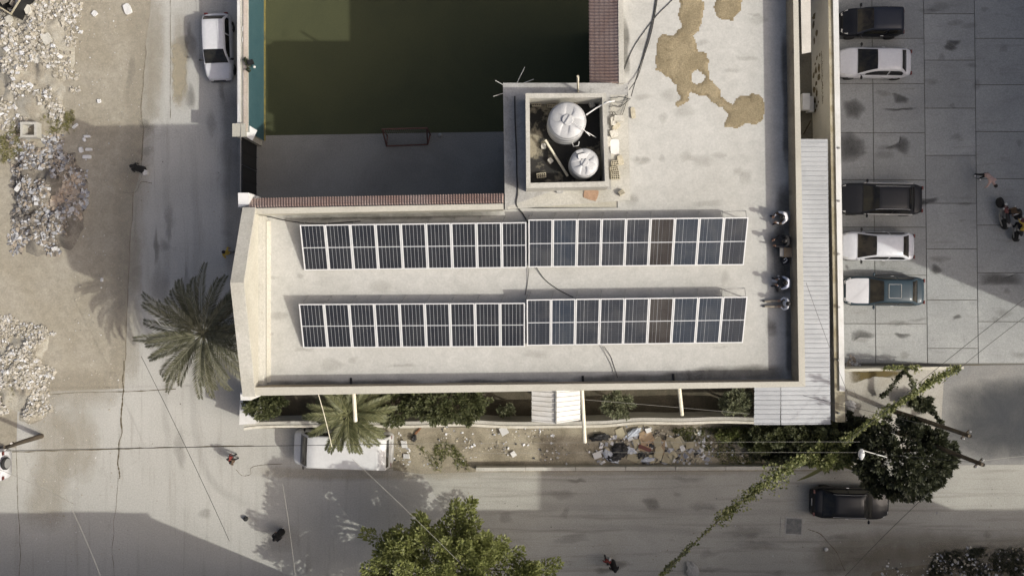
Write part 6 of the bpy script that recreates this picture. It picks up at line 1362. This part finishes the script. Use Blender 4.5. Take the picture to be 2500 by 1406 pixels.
# wheelbarrow-like wire hoop in the yard corner
rod('wire_hoop', [P(2060, 1002, .02), P(2059, 960, .5), P(2068, 950, .6), P(2085, 952, .6), P(2092, 970, .3), P(2110, 980, .05), P(2140, 995, .05)], .02, m_steel, 'bent steel hoop standing in the yard corner', 'hoop')

# ------------------------------------------------------------------ poles, lamp and wires
def pole(px, py, h, r, label, topm=None):
    c = P(px, py, h); t = thing('utility_pole', label, 'pole', (c.x, c.y, 0)); part('shaft', B().tube([(0, 0, -.1), (.03, .02, h * .5), (0, 0, h)], [r * 1.2, r, r * .8], 8), m_wood, t, smooth=True)
    a = part('crossarm', B().box((0, 0, h - .4), (.6, .07, .07), .8), m_wood, t)
    for k in (-.24, .24): part('insulator', B().lathe([(.03, 0), (.045, .04), (.03, .08), (.04, .12), (.02, .15)], (k * cos(.8), k * sin(.8), h - .35), 8), m_white, a)
    return t
pole(2368, 1064, 8.2, .13, 'upper of two wooden poles rising through the shade tree'); pole(2400, 1134, 8.4, .13, 'lower of two wooden poles rising through the shade tree')
pole(12, 1092, 3.4, .13, 'wooden pole with a long shadow at the left edge')
lp = thing('street_lamp', 'white drop-shaped street lamp over the dark bushes', 'lamp', P(2075, 1075, 0)); lc = P(2103, 1108, 5.0)
part('shaft', B().tube([(0, 0, 0), (0, 0, 4.6)], [.07, .05], 8), m_steel, lp); part('arm', B().tube([Vector((0, 0, 4.6)), lc - lp.location + Vector((-.1, .25, .05))], .03, 6), m_steel, lp)
part('lamp_head', B().lathe([(0, -.32), (.07, -.28), (.15, -.12), (.17, 0), (.14, .14), (.08, .26), (0, .3)], lc - lp.location, 16, Matrix.Rotation(-pi / 2 + .1, 3, 'X')), m_white, lp, smooth=True)
W2 = [((5, 1100, 5.5), (1010, 1083, 5.5), .016, m_cab, 'dark wire crossing above the minibus'), ((1010, 1083, 5.5), (2100, 1078, 5.2), .007, m_cabg, 'pale wire running on over the verge'), ((1150, 1106, 5.0), (2110, 1104, 5.0), .007, m_cabg, 'second pale wire over the verge near the kerb'),
      ((345, 870, 6.0), (560, 1320, 6.0), .012, m_cab, 'dark wire crossing the side street junction diagonally'), ((150, 1190, 6.0), (255, 1430, 6.0), .011, m_cabg, 'pale wire over the lower left corner'), ((690, 1180, 6.0), (724, 1430, 6.0), .010, m_cabg, 'pale wire over the road left of the big tree'), ((860, 1120, 9.6), (1120, 1370, 9.6), .010, m_cabg, 'pale wire running into the big tree'),
      ((775, 955, 8.0), (810, 1090, 5.6), .022, m_pipe, 'cream rope hanging from the parapet to the minibus'), ((2520, 715, 6.0), (2060, 1085, 5.0), .014, m_cab, 'wire that the creeper climbs, over the parking area'), ((2520, 760, 6.0), (2300, 935, 5.2), .012, m_cab, 'wire parallel to the creeper wire at the right edge'), ((2270, 1200, 5.5), (2050, 1420, 5.5), .014, m_cab, 'dark wire over the road right of the drain cover'),
      ((1968, 690, 7.0), (2070, 960, 6.0), .01, m_cab, 'thin wire above the corrugated canopy'), ((2400, 1125, 8.2), (2520, 1112, 8.0), .012, m_cabg, 'pale wire leaving the lower wooden pole'), ((2106, 1106, 5.2), (2395, 1130, 8.0), .012, m_cab, 'wire between street lamp and lower wooden pole'), ((2365, 1062, 8.0), (1960, 965, 6.5), .012, m_cab, 'wire from the upper wooden pole towards the canopy'), ((-10, 1142, 5.5), (180, 1230, 5.0), .012, m_cabg, 'pale wire at the lower left edge'), ((1424, 975, 4.0), (1830, 1010, 3.5), .009, m_cabg, 'thin pale wire over the right part of the garden'), ((586, 0, 3.4), (588, 330, 3.2), .012, m_cabg, 'wire strung along the teal wall')]
for a, c, rr, m, lb in W2: cable([P(*a), P(*c)], rr, m, lb, sag=.12)
